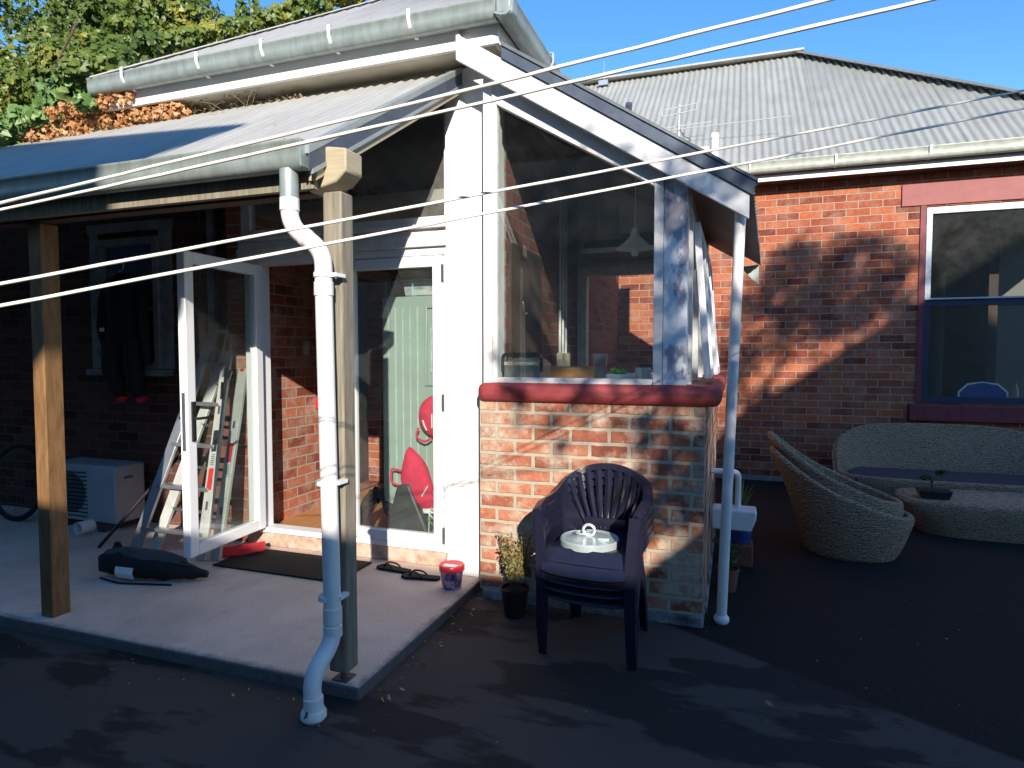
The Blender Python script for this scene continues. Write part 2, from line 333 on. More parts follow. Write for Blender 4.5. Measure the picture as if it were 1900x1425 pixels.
LEAFO=[(0,-.5),(.22,-.1),(.16,.25),(0,.5),(-.16,.25),(-.22,-.1)]
def leaves(bm,clumps,size,shape=LEAF5,bias=None,bw=.6,rnd=random):
    "clumps: (centre, radii, count)"
    for c,r,cnt in clumps:
        c=Vector(c)
        for _ in range(cnt):
            while 1:
                d=Vector((rnd.uniform(-1,1),rnd.uniform(-1,1),rnd.uniform(-1,1)))
                if .05<d.length<1: break
            d=d.normalized()*(d.length**.45)*rnd.uniform(.85,1.12); p=c+Vector((d.x*r[0],d.y*r[1],d.z*r[2]))
            nn=d.normalized()+Vector((rnd.gauss(0,.5),rnd.gauss(0,.5),rnd.gauss(0,.5)))
            if bias: nn+=Vector(bias)*bw
            nn.normalize(); q=nn.to_track_quat('Z','Y').to_matrix(); s=size*rnd.uniform(.6,1.3); a=rnd.uniform(0,6.28)
            f=[]
            for k,(x,y) in enumerate(shape):
                xx=x*math.cos(a)-y*math.sin(a); yy=x*math.sin(a)+y*math.cos(a)
                f.append(bm.verts.new(p+q@Vector((xx*s,yy*s,-abs(x)*s*.35))))
            bm.faces.new(f)
    return bm
def copy_tree(o,loc,label=None,drz=0):
    r=o.copy(); COL.objects.link(r); r.location=loc; r.rotation_euler.z+=drz
    if label: r['label']=label
    for ch in list(o.children):
        c=ch.copy(); COL.objects.link(c); c.parent=r; c.matrix_parent_inverse=ch.matrix_parent_inverse.copy()
        for g in list(ch.children):
            d=g.copy(); COL.objects.link(d); d.parent=c
    return r
def sub(name,bm,mat,part,**k):
    "sub-part whose mesh is in the same coordinates as its part"
    return obj(name,bm,mat,part,local=True,**k)
def window_frame(bm,axis,u0,u1,z0,z1,d0,d1,w):
    return wall_holes(bm,u0,u1,z0,z1,[(u0+w,u1-w,z0+w,z1-w)],axis,d0,d1)

# ---------------- setting ----------------
g=B(); N=30
for (x0,x1,y0,y1) in [(-300,300,-300,300)]: 
    vs=[g.verts.new(p) for p in((x0,y0,0),(x1,y0,0),(x1,y1,0),(x0,y1,0))]; g.faces.new(vs)
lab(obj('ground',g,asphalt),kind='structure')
sl=bxo(-9,-1.565,2.385,4.2,-.02,.06); p=obj('patio',sl,[conc,conc_e],bev=.012)
for f in p.data.polygons:
    if abs(f.normal.z)<.5: f.material_index=1
lab(p,kind='structure')

# ================= MAIN HOUSE =================
YD=3.95
hs=thing('brick_house',(-3.6,4.2,0),'older brick house at the left with grey hipped roof, white fascia and glazed back door','house')
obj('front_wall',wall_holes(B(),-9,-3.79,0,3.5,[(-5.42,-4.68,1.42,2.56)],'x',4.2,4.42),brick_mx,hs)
obj('side_wall',wall_holes(B(),3.99,6.6,.0,3.3,[(5.16,6.0,.165,2.32)],'y',-3.78,-3.56),brick_my,hs)
# side wall starts in front of front wall by its thickness
obj('floor',bxo(-3.58,-1.6,3.99,8,-.0,.165),floorw,hs)
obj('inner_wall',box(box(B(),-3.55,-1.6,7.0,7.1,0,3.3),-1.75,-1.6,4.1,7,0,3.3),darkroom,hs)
obj('ceiling',bxo(-3.55,-1.6,4.06,7,2.62,2.7),ceil,hs)
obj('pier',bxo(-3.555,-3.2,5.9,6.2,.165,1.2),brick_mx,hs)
# inner door casing and dark recess
obj('inner_casing',box(box(box(B(),-3.558,-3.53,5.08,5.16,1.2,2.42),-3.558,-3.53,6.0,6.08,.165,2.42),-3.558,-3.53,5.16,6.0,2.32,2.42),white,hs)
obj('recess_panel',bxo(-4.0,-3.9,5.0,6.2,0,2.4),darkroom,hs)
obj('inner_door_frame',box(B(),-3.2,-3.05,6.9,7.0,.165,2.3),white,hs)
# base under the door
obj('door_step',bxo(-3.6,-1.84,3.965,4.05,.06,.175),simple('step_render',(.52,.42,.33),.9,scale=12,bs=.6,c2=(.34,.2,.14)),hs,bev=.008)
# door frame
fr=B(); box(fr,-3.555,-3.42,3.93,4.05,.175,2.28); box(fr,-1.875,-1.83,3.93,4.05,.175,2.28); box(fr,-3.42,-1.875,3.93,4.05,2.225,2.28); box(fr,-3.42,-1.875,3.94,4.05,.175,.215)
obj('door_frame',fr,upvc,hs,bev=.004)
ln=B(); box(ln,-3.6,-1.83,3.90,4.0,2.28,2.345); box(ln,-3.6,-1.83,3.92,4.0,2.345,2.40); box(ln,-3.6,-1.83,3.88,4.0,2.40,2.425)
obj('lintel',ln,white_d,hs,bev=.003)
# fixed right leaf
rl=obj('glass_door',window_frame(B(),'x',-2.66,-1.885,.22,2.22,3.925,3.985,.075),upvc,hs,bev=.006)
sub('glass_pane',bxo(-2.585,-1.96,3.955,3.961,.295,2.145),glass,rl)
for z in(.30,1.22,2.1): sub('hinge',bxo(-1.884,-1.874,3.905,3.926,z-.055,z+.055),greyd,rl)
# open left leaf : hinge (-3.42,3.95) swings to about 85 degrees
hx,hy=-3.42,3.93; A=math.atan2(3.17-hy,-3.365-hx); L=.775
M=Matrix.Translation((hx,hy,0))@Matrix.Rotation(A,4,'Z')
lf=window_frame(B(),'x',0,L,.215,2.215,-.03,.03,.078)
for v in lf.verts: v.co=M@v.co
ll=obj('open_glass_door',lf,upvc,hs,bev=.006)
sub('glass_pane',box(B(),.078,L-.078,-.003,.003,.293,2.137,M),glass,ll)
hd=B(); box(hd,L-.062,L-.032,.03,.042,.98,1.24,M); tube(hd,[M@Vector((L-.047,.04,1.13)),M@Vector((L-.047,.075,1.13)),M@Vector((L-.16,.08,1.13))],.009,8)
hb=B(); box(hb,L-.062,L-.032,-.042,-.03,.98,1.24,M); tube(hb,[M@Vector((L-.047,-.04,1.13)),M@Vector((L-.047,-.075,1.13)),M@Vector((L-.16,-.08,1.13))],.009,8)
sub('handle',hd,black,ll); sub('handle',hb,black,ll)
sub('lock_plate',box(B(),L,L+.003,-.012,.012,.92,1.30,M),greyd,ll)
# transom glazing above the door
obj('transom_frame',wall_holes(B(),-3.6,-1.83,2.43,3.42,[(-3.52,-2.76,2.49,3.36),(-2.68,-1.88,2.49,3.36)],'x',3.955,4.02),white_d,hs)
obj('transom_pane',bxo(-3.52,-1.88,3.985,3.991,2.49,3.36),glass_d,hs)
# white corner column
obj('corner_board',bxo(-1.828,-1.46,3.86,4.0,.06,3.40),white,hs,bev=.006)
obj('column_trim',bxo(-1.50,-1.425,3.715,3.86,1.36,3.25),white,hs,bev=.004)
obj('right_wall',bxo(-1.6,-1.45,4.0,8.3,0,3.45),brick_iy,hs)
# soffit, fascia, gutter
sf=B(); box(sf,-4.55,-1.40,3.67,4.2,3.425,3.445); box(sf,-1.62,-1.40,4.2,8.3,3.425,3.445); obj('soffit',sf,cream,hs)
obj('frieze',box(box(B(),-4.5,-1.43,3.90,3.93,3.30,3.425),-1.45,-1.43,4.0,8.2,3.25,3.425),cream,hs)
fa=B(); box(fa,-4.6,-1.37,3.64,3.67,3.41,3.53); box(fa,-1.40,-1.37,3.67,8.3,3.41,3.53); box(fa,-4.6,-4.57,3.67,6,3.41,3.53); obj('fascia',fa,white,hs,bev=.003)
obj('eave_board',box(box(B(),-4.6,-1.33,3.60,3.64,3.53,3.56),-1.37,-1.33,3.64,8.3,3.53,3.56),timber_d,hs)
# quad gutter profile
def gutter_bm(p0,p1,out,h=.115,wd=.115):
    "p0,p1 back-bottom line, out = outward unit vector"
    prof=[(0,0),(.35*wd,-.016),(.70*wd,-.018),(.90*wd,.0),(wd*.96,.035),(wd*.95,h-.016),(wd,h-.012),(wd,h),(wd*.90,h),(wd*.89,.04),(wd*.84,.012),(.5*wd,-.006),(.006,.01),(.006,h),(0,h)]
    bm=B(); A=[];C=[]; out=Vector(out)
    for a,z in prof:
        A.append(bm.verts.new(Vector(p0)+out*a+Vector((0,0,z)))); C.append(bm.verts.new(Vector(p1)+out*a+Vector((0,0,z))))
    n=len(prof)
    for i in range(n): bm.faces.new((A[i],C[i],C[(i+1)%n],A[(i+1)%n]))
    bm.faces.new(A); bm.faces.new(C[::-1]); return bm
def bracket(p,out):
    o=Vector(out); bm=B(); p=Vector(p); s=Vector((abs(o.y),abs(o.x),0))*.012
    pts=[p+Vector((0,0,-.012)),p+o*.06+Vector((0,0,-.012)),p+o*.10+Vector((0,0,.012)),p+o*.122+Vector((0,0,.055)),p+o*.122+Vector((0,0,.118)),p+o*.10+Vector((0,0,.122))]
    return ribbon(bm,[q-s for q in pts],[q+s for q in pts],.003)
gt=gutter_bm((-4.62,3.63,3.518),(-1.35,3.63,3.518),(0,-1,0),h=.095,wd=.11)
g2=gutter_bm((-1.35,3.515,3.518),(-1.35,8.0,3.518),(1,0,0),h=.095,wd=.11)
gm=obj('gutter',gt,galv,hs,ang=60); gm2=obj('gutter',g2,galv,hs,ang=60)
obj('gutter_corner',box(B(),-1.348,-1.237,3.517,3.628,3.503,3.612),galv,hs,bev=.02)
for x in(-4.25,-3.55,-3.0,-2.47,-1.9): sub('bracket',bracket((x,3.63,3.518),(0,-1,0)),white,gm)
for y in(4.35,5.2,6.0): sub('bracket',bracket((-1.35,y,3.518),(1,0,0)),white,gm2)
# hipped roof
t=.7; x0,x1,y0,z0=-4.60,-1.27,3.54,3.603; ax=(x0+x1)/2; ay=y0+(x1-x0)/2; az=z0+t*(x1-x0)/2
bm=B(); dn=Vector((0,-t,1)).normalized()
corr(bm,0,None,None,dn,lambda u:Vector((u,y0,z0)),lambda u:Vector((u,y0+min(u-x0,x1-u)+.001,z0+t*(min(u-x0,x1-u)+.001))),x0,x1)
dn=Vector((t,0,1)).normalized()
corr(bm,0,None,None,dn,lambda u:Vector((x1,u,z0)),lambda u:Vector((x1-min(u-y0,x1-ax)-.001,u,z0+t*(min(u-y0,x1-ax)+.001))),y0,8.6)
dn=Vector((-t,0,1)).normalized()
corr(bm,0,None,None,dn,lambda u:Vector((x0,u,z0)),lambda u:Vector((x0+min(u-y0,ax-x0)+.001,u,z0+t*(min(u-y0,ax-x0)+.001))),y0,8.6)
rf=obj('roof',bm,roofg,hs,ang=80)
cp=B(); up=Vector((0,0,.012))
for a,c in(((x0,y0,z0),(ax,ay,az)),((x1,y0,z0),(ax,ay,az)),((ax,ay,az),(ax,8.6,az))): bar(cp,Vector(a)+up*.4,Vector(c)+up*.4,.10,.008)
sub('ridge_cap',cp,roofg,rf)
# window in the front wall
old_white=simple('mottled_grey_white',(.34,.34,.35),.7,var=.3,scale=6)  # white toned down to a mottled grey for window trim and battens
wn=obj('window',window_frame(B(),'x',-5.42,-4.68,1.42,2.56,4.15,4.25,.06),old_white,hs,bev=.004)
sub('pane',bxo(-5.36,-4.74,4.21,4.216,1.48,2.50),glass,wn)
sub('sill',bxo(-5.52,-4.58,4.12,4.2,1.36,1.415),old_white,wn); sub('casing',box(box(box(B(),-5.50,-5.42,4.17,4.2,1.42,2.62),-4.68,-4.56,4.17,4.2,1.42,2.62),-5.52,-4.54,4.165,4.2,2.62,2.70),old_white,wn)
sub('sash_bar',bxo(-5.36,-4.74,4.19,4.22,1.92,1.97),old_white,wn)
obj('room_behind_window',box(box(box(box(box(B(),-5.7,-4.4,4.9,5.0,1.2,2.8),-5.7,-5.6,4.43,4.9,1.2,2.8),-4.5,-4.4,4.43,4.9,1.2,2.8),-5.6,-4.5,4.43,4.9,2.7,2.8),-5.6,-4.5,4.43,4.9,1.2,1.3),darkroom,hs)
# vertical service pipes on the wall
for x in(-4.12,-3.78): obj('wall_batten',bxo(x-.035,x+.035,4.17,4.2,1.2,3.3),old_white,hs)
# inside fittings
lab(obj('light_switch',bxo(-3.558,-3.545,4.62,4.70,1.54,1.66),brass,bev=.004),'cream light switch plate on the brick wall inside the open door','switch')
lab(obj('red_box',bxo(-3.558,-3.48,4.78,5.0,1.06,1.17),red,bev=.006),'small red metal box fixed to the brick wall inside the door','box')

# ================= VERANDAH =================
va=thing('verandah',(-5,3,0),'open verandah with grey corrugated lean-to roof and timber posts over the concrete slab','verandah')
vt=.616; VZ=lambda y:3.440-(3.95-y)*vt
dn=Vector((0,-vt,1)).normalized()
bm=corr(B(),0,None,None,dn,lambda u:Vector((u,2.30,VZ(2.30))),lambda u:Vector((u,3.90,VZ(3.90))),-9,-1.715)
obj('roof',bm,roofg,va,ang=80)
vg=obj('gutter',gutter_bm((-9,2.35,2.35),(-1.725,2.35,2.35),(0,-1,0),h=.10,wd=.11),galv,va,ang=60)
# end cap and flashing
sub('end_cap',bxo(-1.728,-1.722,2.242,2.352,2.336,2.448),galv,vg)
obj('fascia_board',bxo(-9,-1.74,2.352,2.385,2.27,2.42),timber,va)
def slope_board(x0,x1,ya,yb,dz0,dz1):
    return prism(B(),[(ya,VZ(ya)+dz0),(yb,VZ(yb)+dz0),(yb,VZ(yb)+dz1),(ya,VZ(ya)+dz1)],'x',x0,x1)
obj('barge_flashing',slope_board(-1.75,-1.70,2.27,3.93,-.012,.022),flashl,va)
obj('barge_flashing',slope_board(-1.708,-1.702,2.27,3.93,-.085,-.012),flash,va)
obj('barge_flashing',slope_board(-1.715,-1.697,2.29,3.93,-.105,-.085),flashl,va)
obj('barge_board',slope_board(-1.75,-1.709,2.33,3.9,-.145,-.03),timber_p,va)
for y in(2.75,3.2,3.65): obj('purlin',bxo(-9,-1.76,y-.04,y+.04,VZ(y)-.12,VZ(y)-.035),timber_d,va)
for x in(-2.6,-3.5,-4.4,-5.3,-6.2): obj('rafter',slope_board(x-.025,x+.025,2.4,3.95,-.22,-.125),timber_d,va)
be=B(); prism(be,[(-9,2.27),(-1.80,2.27),(-1.80,2.44),(-9,2.44)],'y',2.43,2.51); obj('beam',be,timber_d,va)
# pale beam end sitting on the post
bm=prism(B(),[(-1.795,2.265),(-1.65,2.30),(-1.60,2.345),(-1.60,2.44),(-1.69,2.455),(-1.745,2.455)],'y',2.385,2.515); obj('beam_end',bm,timber_p,va,bev=.008)
po=bxo(-1.728,-1.632,2.392,2.488,.105,2.262); pp=obj('post',po,timber,va,bev=.01)
pf=B(); tube(pf,[(-1.68,2.44,.06),(-1.68,2.44,.11)],.014,10); box(pf,-1.72,-1.64,2.40,2.48,.06,.066); sub('post_foot',pf,greyd,pp)
obj('post',bxo(-3.705,-3.61,2.455,2.56,.06,2.27),timber_y,va,bev=.006)
# downpipe at the near post
dp=thing('downpipe',(-1.7,2.35,0),'white plastic downpipe with elbows strapped to the near verandah post','downpipe')
r=.0375; Y=2.325; XT=-1.825; XP=-1.678; FX,FY=-1.665,2.195
path=bez([(XT,2.295,2.215),(XT,2.295,2.10),(XP,Y,1.995),(XP,Y,1.80)],8,.07)
obj('outlet',tb([(XT,2.295,2.34),(XT,2.295,2.20)],.040,24),galv,dp)
obj('upper_elbow',tb(path,r,24),pvc,dp)
obj('pipe',tb([(XP,Y,1.82),(XP+.022,Y,.40)],r,24),pvc,dp)
path=bez([(XP+.022,Y,.42),(XP+.022,Y,.285),(FX-.012,FY+.005,.185),(FX,FY,.03)],8,.07)
obj('lower_elbow',tb(path,r*1.01,24),pvc,dp)
def collar(p,q,rr): return tb([p,q],rr,24)
for a,c in(((XT,2.295,2.22),(XT,2.295,2.165)),((XP,Y,1.86),(XP,Y,1.80)),((XP+.022,Y,.44),(XP+.022,Y,.37)),((XP+.022,Y,.36),(XP+.022,Y,.31)),((FX,FY,.10),(FX,FY,.05))):
    obj('collar',collar(a,c,r+.004),pvc,dp,bev=.002)
a=Vector((XT,2.295,2.10)).lerp(Vector((XP,Y,1.995)),.42); c=Vector((XT,2.295,2.10)).lerp(Vector((XP,Y,1.995)),.56); obj('collar',collar(a,c,r+.004),pvc,dp)
obj('shoe',lathe(B(),[(.0,.003),(.045,.003),(.054,.015),(.054,.035),(.046,.05),(.0,.05)],(FX,FY,0)),pvc,dp)
obj('worn_patch',tb([(FX-.01,FY-.047,.03),(FX+.004,FY-.052,.045),(FX+.0,FY-.045,.058)],.006,6),greyd,dp)
for z in(1.88,.98,.47):
    bk=B(); tube(bk,[(XP,Y,z),(XP,Y,z+.02)],r+.005,24); box(bk,XP+.035,XP+.065,Y+.0,Y+.066,z+.002,z+.018); obj('strap',bk,white,dp)

# ================= SUNROOM / NOOK =================
nk=thing('sunroom',(-.8,3.8,0),'small lean-to sunroom with brick base, red sill and white framed glazing','sunroom')
YN=3.70; YE=6.0
obj('brick_base',box(B(),-1.52,-.157,YN,YN+.22,.05,1.26),brick_nook,nk,bev=.004)
obj('side_brick_base',box(B(),-.38,-.155,YN+.222,YE,.05,1.26),brick_nooks,nk)
obj('footing',box(box(B(),-1.5,-.15,YN-.02,YN+.2,-.01,.06),-.35,-.14,YN+.2,YE,-.01,.055),simple('old_footing',(.34,.35,.36),.9,scale=9,bs=1,c2=(.05,.05,.05),bd=.02),nk,bev=.012)
sl=B(); box(sl,-1.525,-.07,YN-.045,YN+.26,1.255,1.372); so=obj('sill',sl,redpaint,nk); k=so.modifiers.new('b','BEVEL'); k.width=.045; k.segments=5
sl=B(); box(sl,-.36,-.075,YN+.2,YE+.02,1.257,1.368); so=obj('side_sill',sl,redpaint,nk); k=so.modifiers.new('b','BEVEL'); k.width=.04; k.segments=5
BT=lambda x:2.393-.650*(x-.055); BBt=lambda x:2.262-.636*(x-.055)
# front glazing, trim follows the slope
TB=lambda x:2.50-.60*(x+.447)
fr=B(); box(fr,-1.435,-1.405,YN,YN+.07,1.385,TB(-1.42)+.05); box(fr,-1.435,-.447,YN-.005,YN+.075,1.372,1.405)
prism(fr,[(-1.435,TB(-1.435)),(-.447,TB(-.447)),(-.447,BBt(-.447)+.03),(-1.435,BBt(-1.435)+.03)],'y',YN-.003,YN+.068)
obj('front_frame',fr,white_d,nk,bev=.003)
gp=prism(B(),[(-1.41,1.40),(-.44,1.40),(-.44,TB(-.44)+.01),(-1.41,TB(-1.41)+.01)],'y',YN+.03,YN+.036)
Mg=Matrix.Translation((-.9,YN,0))@Matrix.Rotation(R(1.0),4,'Z')@Matrix.Translation((.9,-YN,0))
for v in gp.verts: v.co=Mg@v.co
obj('front_pane',gp,glassmat('clean_glass',.006,refl=1.25),nk)
obj('corner_casing',prism(B(),[(-.447,1.372),(-.395,1.372),(-.395,BBt(-.395)+.03),(-.447,BBt(-.447)+.03)],'y',YN-.012,YN+.08),white_d,nk,bev=.003)
obj('corner_post',prism(B(),[(-.393,1.372),(-.262,1.372),(-.262,BBt(-.262)+.03),(-.393,BBt(-.393)+.03)],'y',YN-.006,YN+.10),peel,nk,bev=.005)
# right side: top plate, posts, awning windows
obj('top_plate',box(B(),-.33,-.25,YN+.102,YE,2.36,2.46),white_d,nk)
for y in(3.86,4.52,5.17,5.84): obj('side_post',bxo(-.32,-.245,y,y+.07,1.37,2.36),white_d,nk)
for i,y in enumerate((3.94,4.60,5.25)):
    M=Matrix.Translation((-.235,y,2.33))@Matrix.Rotation(R(-4.5 if i!=1 else -6),4,'Y')@Matrix.Translation((.235,-y,-2.33))
    f=window_frame(B(),'y',y,y+.56,1.40,2.33,-.25,-.21,.05)
    for v in f.verts: v.co=M@v.co
    wo=obj('awning_window',f,upvc,nk,bev=.004); sub('pane',box(B(),-.232,-.227,y+.05,y+.51,1.45,2.28,M),glass,wo)
obj('end_wall',wall_holes(B(),-1.45,-.25,0,3.4,[(-1.36,-.36,1.35,2.30)],'x',YE,YE+.12),simple('nook_back_wall',(.62,.54,.50),.8),nk)
obj('end_window',window_frame(B(),'x',-1.44,-.33,1.29,2.38,YE-.03,YE-.002,.09),simple('pink_white_frame',(.80,.70,.67),.6),nk)
obj('wall_cladding',box(box(box(B(),-1.25,-1.22,YE-.04,YE-.01,2.45,3.0),-1.0,-.97,YE-.04,YE-.01,2.45,3.0),-.7,-.67,YE-.04,YE-.01,2.45,3.0),white_d,nk)
obj('floor',bxo(-1.45,-.36,YN+.22,YE,0,.17),floorw,nk)
obj('worktop',box(B(),-1.45,-.39,YN+.235,4.35,1.33,1.375),white_d,nk)
obj('cupboard',box(box(B(),-1.0,-.62,YE-.28,YE-.05,2.62,3.0),-.58,-.40,YE-.28,YE-.05,2.62,2.9),white_d,nk,bev=.006)
obj('doorway',box(B(),-1.452,-1.43,4.05,4.75,.2,2.3),darkroom,nk)
# roof: rafters' lining, corrugated sheet, barge
RZ=lambda x:2.470-.650*(x-.06)
dn=Vector((.65,0,1)).normalized()
bm=B(); yy0,yy1=3.59,6.35
def EX(u): return .07+.14*((u-yy0)/(yy1-yy0))
corr(bm,0,None,None,dn,lambda u:Vector((EX(u),u,RZ(EX(u)))),lambda u:Vector((-1.36,u,RZ(-1.36)-.02)),yy0,yy1); obj('roof',bm,roofg,nk,ang=80)
obj('barge_board',prism(B(),[(-1.63,BBt(-1.63)),(.055,BBt(.055)),(.055,BT(.055)),(-1.60,BT(-1.60)),(-1.63,BT(-1.60)+.06)],'y',3.60,3.635),white_d if False else simple('barge_white',(.76,.74,.73),.55,var=.1,scale=8,bs=.2),nk,bev=.003)
obj('roof_flashing',prism(B(),[(-1.33,BT(-1.33)),(.07,BT(.07)),(.09,BT(.07)+.065),(-1.33,BT(-1.33)+.07)],'y',3.585,3.599),flash,nk)
obj('roof_flashing',prism(B(),[(-1.33,BT(-1.33)+.070),(.095,BT(.07)+.062),(.095,BT(.07)+.078),(-1.33,BT(-1.33)+.092)],'y',3.575,3.68),flashl if False else simple('mid_flashing',(.17,.19,.20),.5,metal=.3),nk)
obj('soffit_lining',prism(B(),[(-1.44,RZ(-1.44)-.16),(.02,RZ(.02)-.10),(.02,RZ(.02)-.07),(-1.44,RZ(-1.44)-.13)],'y',3.78,6.2),ply,nk)
obj('eave_flashing',prism(B(),[(.03,2.36),(.185,2.37),(.19,2.19),(.12,2.25)],'y',6.30,6.34),galv,nk)
# support pipe at the corner
cpip=thing('corner_downpipe',(-.055,3.8,0),'slim white round pipe leaning under the sunroom eave corner','pipe')
obj('pipe',tb([(-.055,3.80,.03),(.012,3.68,2.31)],.029,20),pvc,cpip)
obj('pipe_foot',lathe(B(),[(0,0),(.036,0),(.044,.012),(.044,.03),(.034,.045),(0,.045)],(-.055,3.80,0)),pvc,cpip)

# things inside the sunroom
sp_=thing('sandwich_press',(-1.31,3.95,1.375),'grey sandwich press with black handle on the worktop behind the sunroom glass','sandwich press')
bm=prism(B(),[(-1.405,1.385),(-1.165,1.385),(-1.165,1.485),(-1.20,1.515),(-1.285,1.528),(-1.37,1.515),(-1.405,1.485)],'y',3.83,4.1); obj('body',bm,greyp,sp_,bev=.008)
obj('band',bxo(-1.40,-1.17,3.822,3.83,1.478,1.500),brass,sp_)
obj('indicator',lathe(B(),[(0,.0),(.005,.0),(.005,.004),(0,.004)],(-1.36,3.818,1.489)),green,sp_); obj('indicator',lathe(B(),[(0,.0),(.005,.0),(.005,.004),(0,.004)],(-1.335,3.818,1.489)),red,sp_)
bm=B(); tube(bm,bez([(-1.415,3.84,1.44),(-1.415,3.84,1.55),(-1.155,3.84,1.55),(-1.155,3.84,1.44)],5,.03),.011,8); box(bm,-1.39,-1.18,3.83,3.85,1.53,1.56); obj('handle',bm,black,sp_)
bm=lathe(B(),[(.0,0),(.034,0),(.034,.008),(.048,.175),(.050,.175),(.053,.178),(.046,.178),(.044,.17),(.031,.012),(0,.012)],(-.80,3.93,1.376)); lab(obj('tumbler',bm,tumbler_g),'tall clear tumbler on the sunroom worktop','glass')
mg=thing('mug',(-.535,3.93,1.376),'pale blue-white mug at the right end of the sunroom worktop','mug')
obj('cup',lathe(B(),[(0,0),(.046,0),(.048,.09),(.044,.09),(.042,.01),(0,.01)],(-.535,3.93,1.376)),mugm,mg); obj('handle',tb(bez([(-.49,3.93,1.45),(-.46,3.93,1.45),(-.46,3.93,1.40),(-.49,3.93,1.40)],4,.02),.006,8),mugm,mg)
tr=thing('tray',(-.68,4.2,1.376),'white tray with green vegetable between tumbler and mug','tray'); obj('dish',bxo(-.80,-.50,4.1,4.3,1.376,1.42),mugm,tr,bev=.01)
bm=leaves(B(),[((-.72,4.15,1.435),(.06,.03,.02),60)],.035); lab(obj('herbs',bm,green),'small heap of green herbs lying on the white tray','herbs')
lab(obj('desk',box(B(),-1.42,-.95,4.40,4.85,1.28,1.455),deskw,bev=.006),'orange wooden cupboard top in the sunroom left of the tumbler','cupboard')
lp=thing('pendant_lamp',(-.66,4.4,2.6),'white pendant lamp hanging behind the sunroom glass','lamp')
obj('shade',lathe(B(),[(.012,.17),(.02,.16),(.035,.11),(.075,.07),(.12,.035),(.135,.03),(.13,.027),(.07,.06),(.03,.10),(.012,.15)],(-.66,4.4,2.24)),white,lp); obj('bulb',lathe(B(),[(0,0),(.02,.005),(.028,.03),(.02,.055),(.012,.09),(0,.09)],(-.66,4.4,2.215),12),mugm,lp); obj('cord',tb([(-.66,4.4,2.40),(-.66,4.4,2.78)],.003,6),white,lp)
rh=thing('range_hood',(-.95,5.7,2.4),'dark range hood under the lining at the back of the sunroom','range hood')
obj('hood',prism(B(),[(5.45,2.42),(5.98,2.42),(5.98,2.56),(5.62,2.56)],'x',-1.28,-.60),greyd,rh); obj('trim_strip',bxo(-1.28,-.60,5.43,5.45,2.42,2.46),alu,rh)
cd_=thing('conduit',(-1.38,5.9,1.2),'pale electrical conduits with socket on the sunroom wall','conduit')
for x in(5.3,5.4,5.5): obj('pipe',tb([(-1.43,x,1.5),(-1.43,x,2.9)],.011,8),white_d,cd_)
obj('socket',bxo(-1.448,-1.40,5.26,5.54,1.40,1.56),brass,cd_,bev=.005)

# ================= REAR WING =================
rw=thing('rear_house',(1.5,8.34,0),'long red brick rear building with corrugated hipped roof and large dark window','house')
YB=8.34
obj('front_wall',wall_holes(B(),-1.6,7,0,3.62,[(1.98,4.0,.985,3.20)],'x',YB,YB+.25),brick_back,rw)
obj('head_band',bxo(1.745,4.3,YB-.018,YB+.02,3.215,3.46),simple('pink_red_paint',(.29,.075,.07),.6,var=.1,scale=6),rw,bev=.004)
mp_=simple('maroon_paint',(.20,.03,.04),.6); obj('jamb',bxo(1.935,1.99,YB-.014,YB+.05,.985,3.213),mp_,rw); obj('jamb',bxo(3.99,4.05,YB-.014,YB+.05,.985,3.213),mp_,rw)
obj('sill',bxo(1.86,4.15,YB-.07,YB+.05,.79,.982),MATS['maroon_paint'],rw,bev=.015)
navyf=simple('navy_frame',(.03,.035,.07),.5); wgrey=simple('pale_grey_frame',(.58,.62,.62),.5)
wo=obj('window',wall_holes(B(),2.0,3.98,1.0,2.16,[(2.055,3.92,1.07,2.09)],'x',YB+.03,YB+.09),navyf,rw)
sub('upper_sash',wall_holes(B(),2.0,3.98,2.162,3.19,[(2.055,3.92,2.18,3.12)],'x',YB+.0,YB+.06),wgrey,wo)
sub('pane',box(B(),2.05,3.93,YB+.05,YB+.056,1.06,2.10),glass,wo); sub('pane',box(B(),2.05,3.93,YB+.025,YB+.031,2.17,3.13),glass,wo)
obj('room_walls',box(box(box(B(),1.7,4.6,11.5,11.6,0,3.4),1.6,1.7,YB+.26,11.6,0,3.4),1.6,4.7,YB+.26,11.6,-.05,.0),plaster,rw)
obj('room_ceiling',bxo(1.6,4.7,YB+.26,11.6,3.3,3.35),ceil,rw)
obj('inner_partition',bxo(3.0,3.1,9.6,11.4,0,3.0),darkroom,rw)
obj('base_course',bxo(-1.4,7,YB-.02,YB+.01,0,.05),simple('base_cement',(.30,.28,.26),.9),rw)
obj('fascia',bxo(-1.5,7.4,8.10,8.125,3.57,3.64),white,rw); obj('soffit',bxo(-1.5,7.4,8.127,YB,3.575,3.59),timber_d,rw); obj('eave_board',bxo(-1.5,7.4,8.06,8.10,3.64,3.69),timber_d,rw)
rg=obj('gutter',gutter_bm((-1.3,8.095,3.665),(7.5,8.095,3.665),(0,-1,0),h=.11,wd=.11),simple('gutter_paint',(.50,.52,.44),.5,metal=.2),rw,ang=60)
for x in(.12,1.02,1.93,2.85): sub('bracket',bracket((x,8.095,3.66),(0,-1,0)),white,rg)
t=.8; ye,ze=8.05,3.78; xr,yr=.924,11.15; zr=ze+t*(yr-ye); dn=Vector((0,-t,1)).normalized()
def hi(u):
    if u<=xr: return Vector((u,yr,zr))
    s=min(yr-ye,(u-xr)); return Vector((u,yr-s,zr-t*s))
bm=corr(B(),0,None,None,dn,lambda u:Vector((u,ye,ze)),hi,-6,xr+(yr-ye)-.01,pitch=.088,amp=.0095); rr=obj('roof',bm,roofr,rw,ang=80)
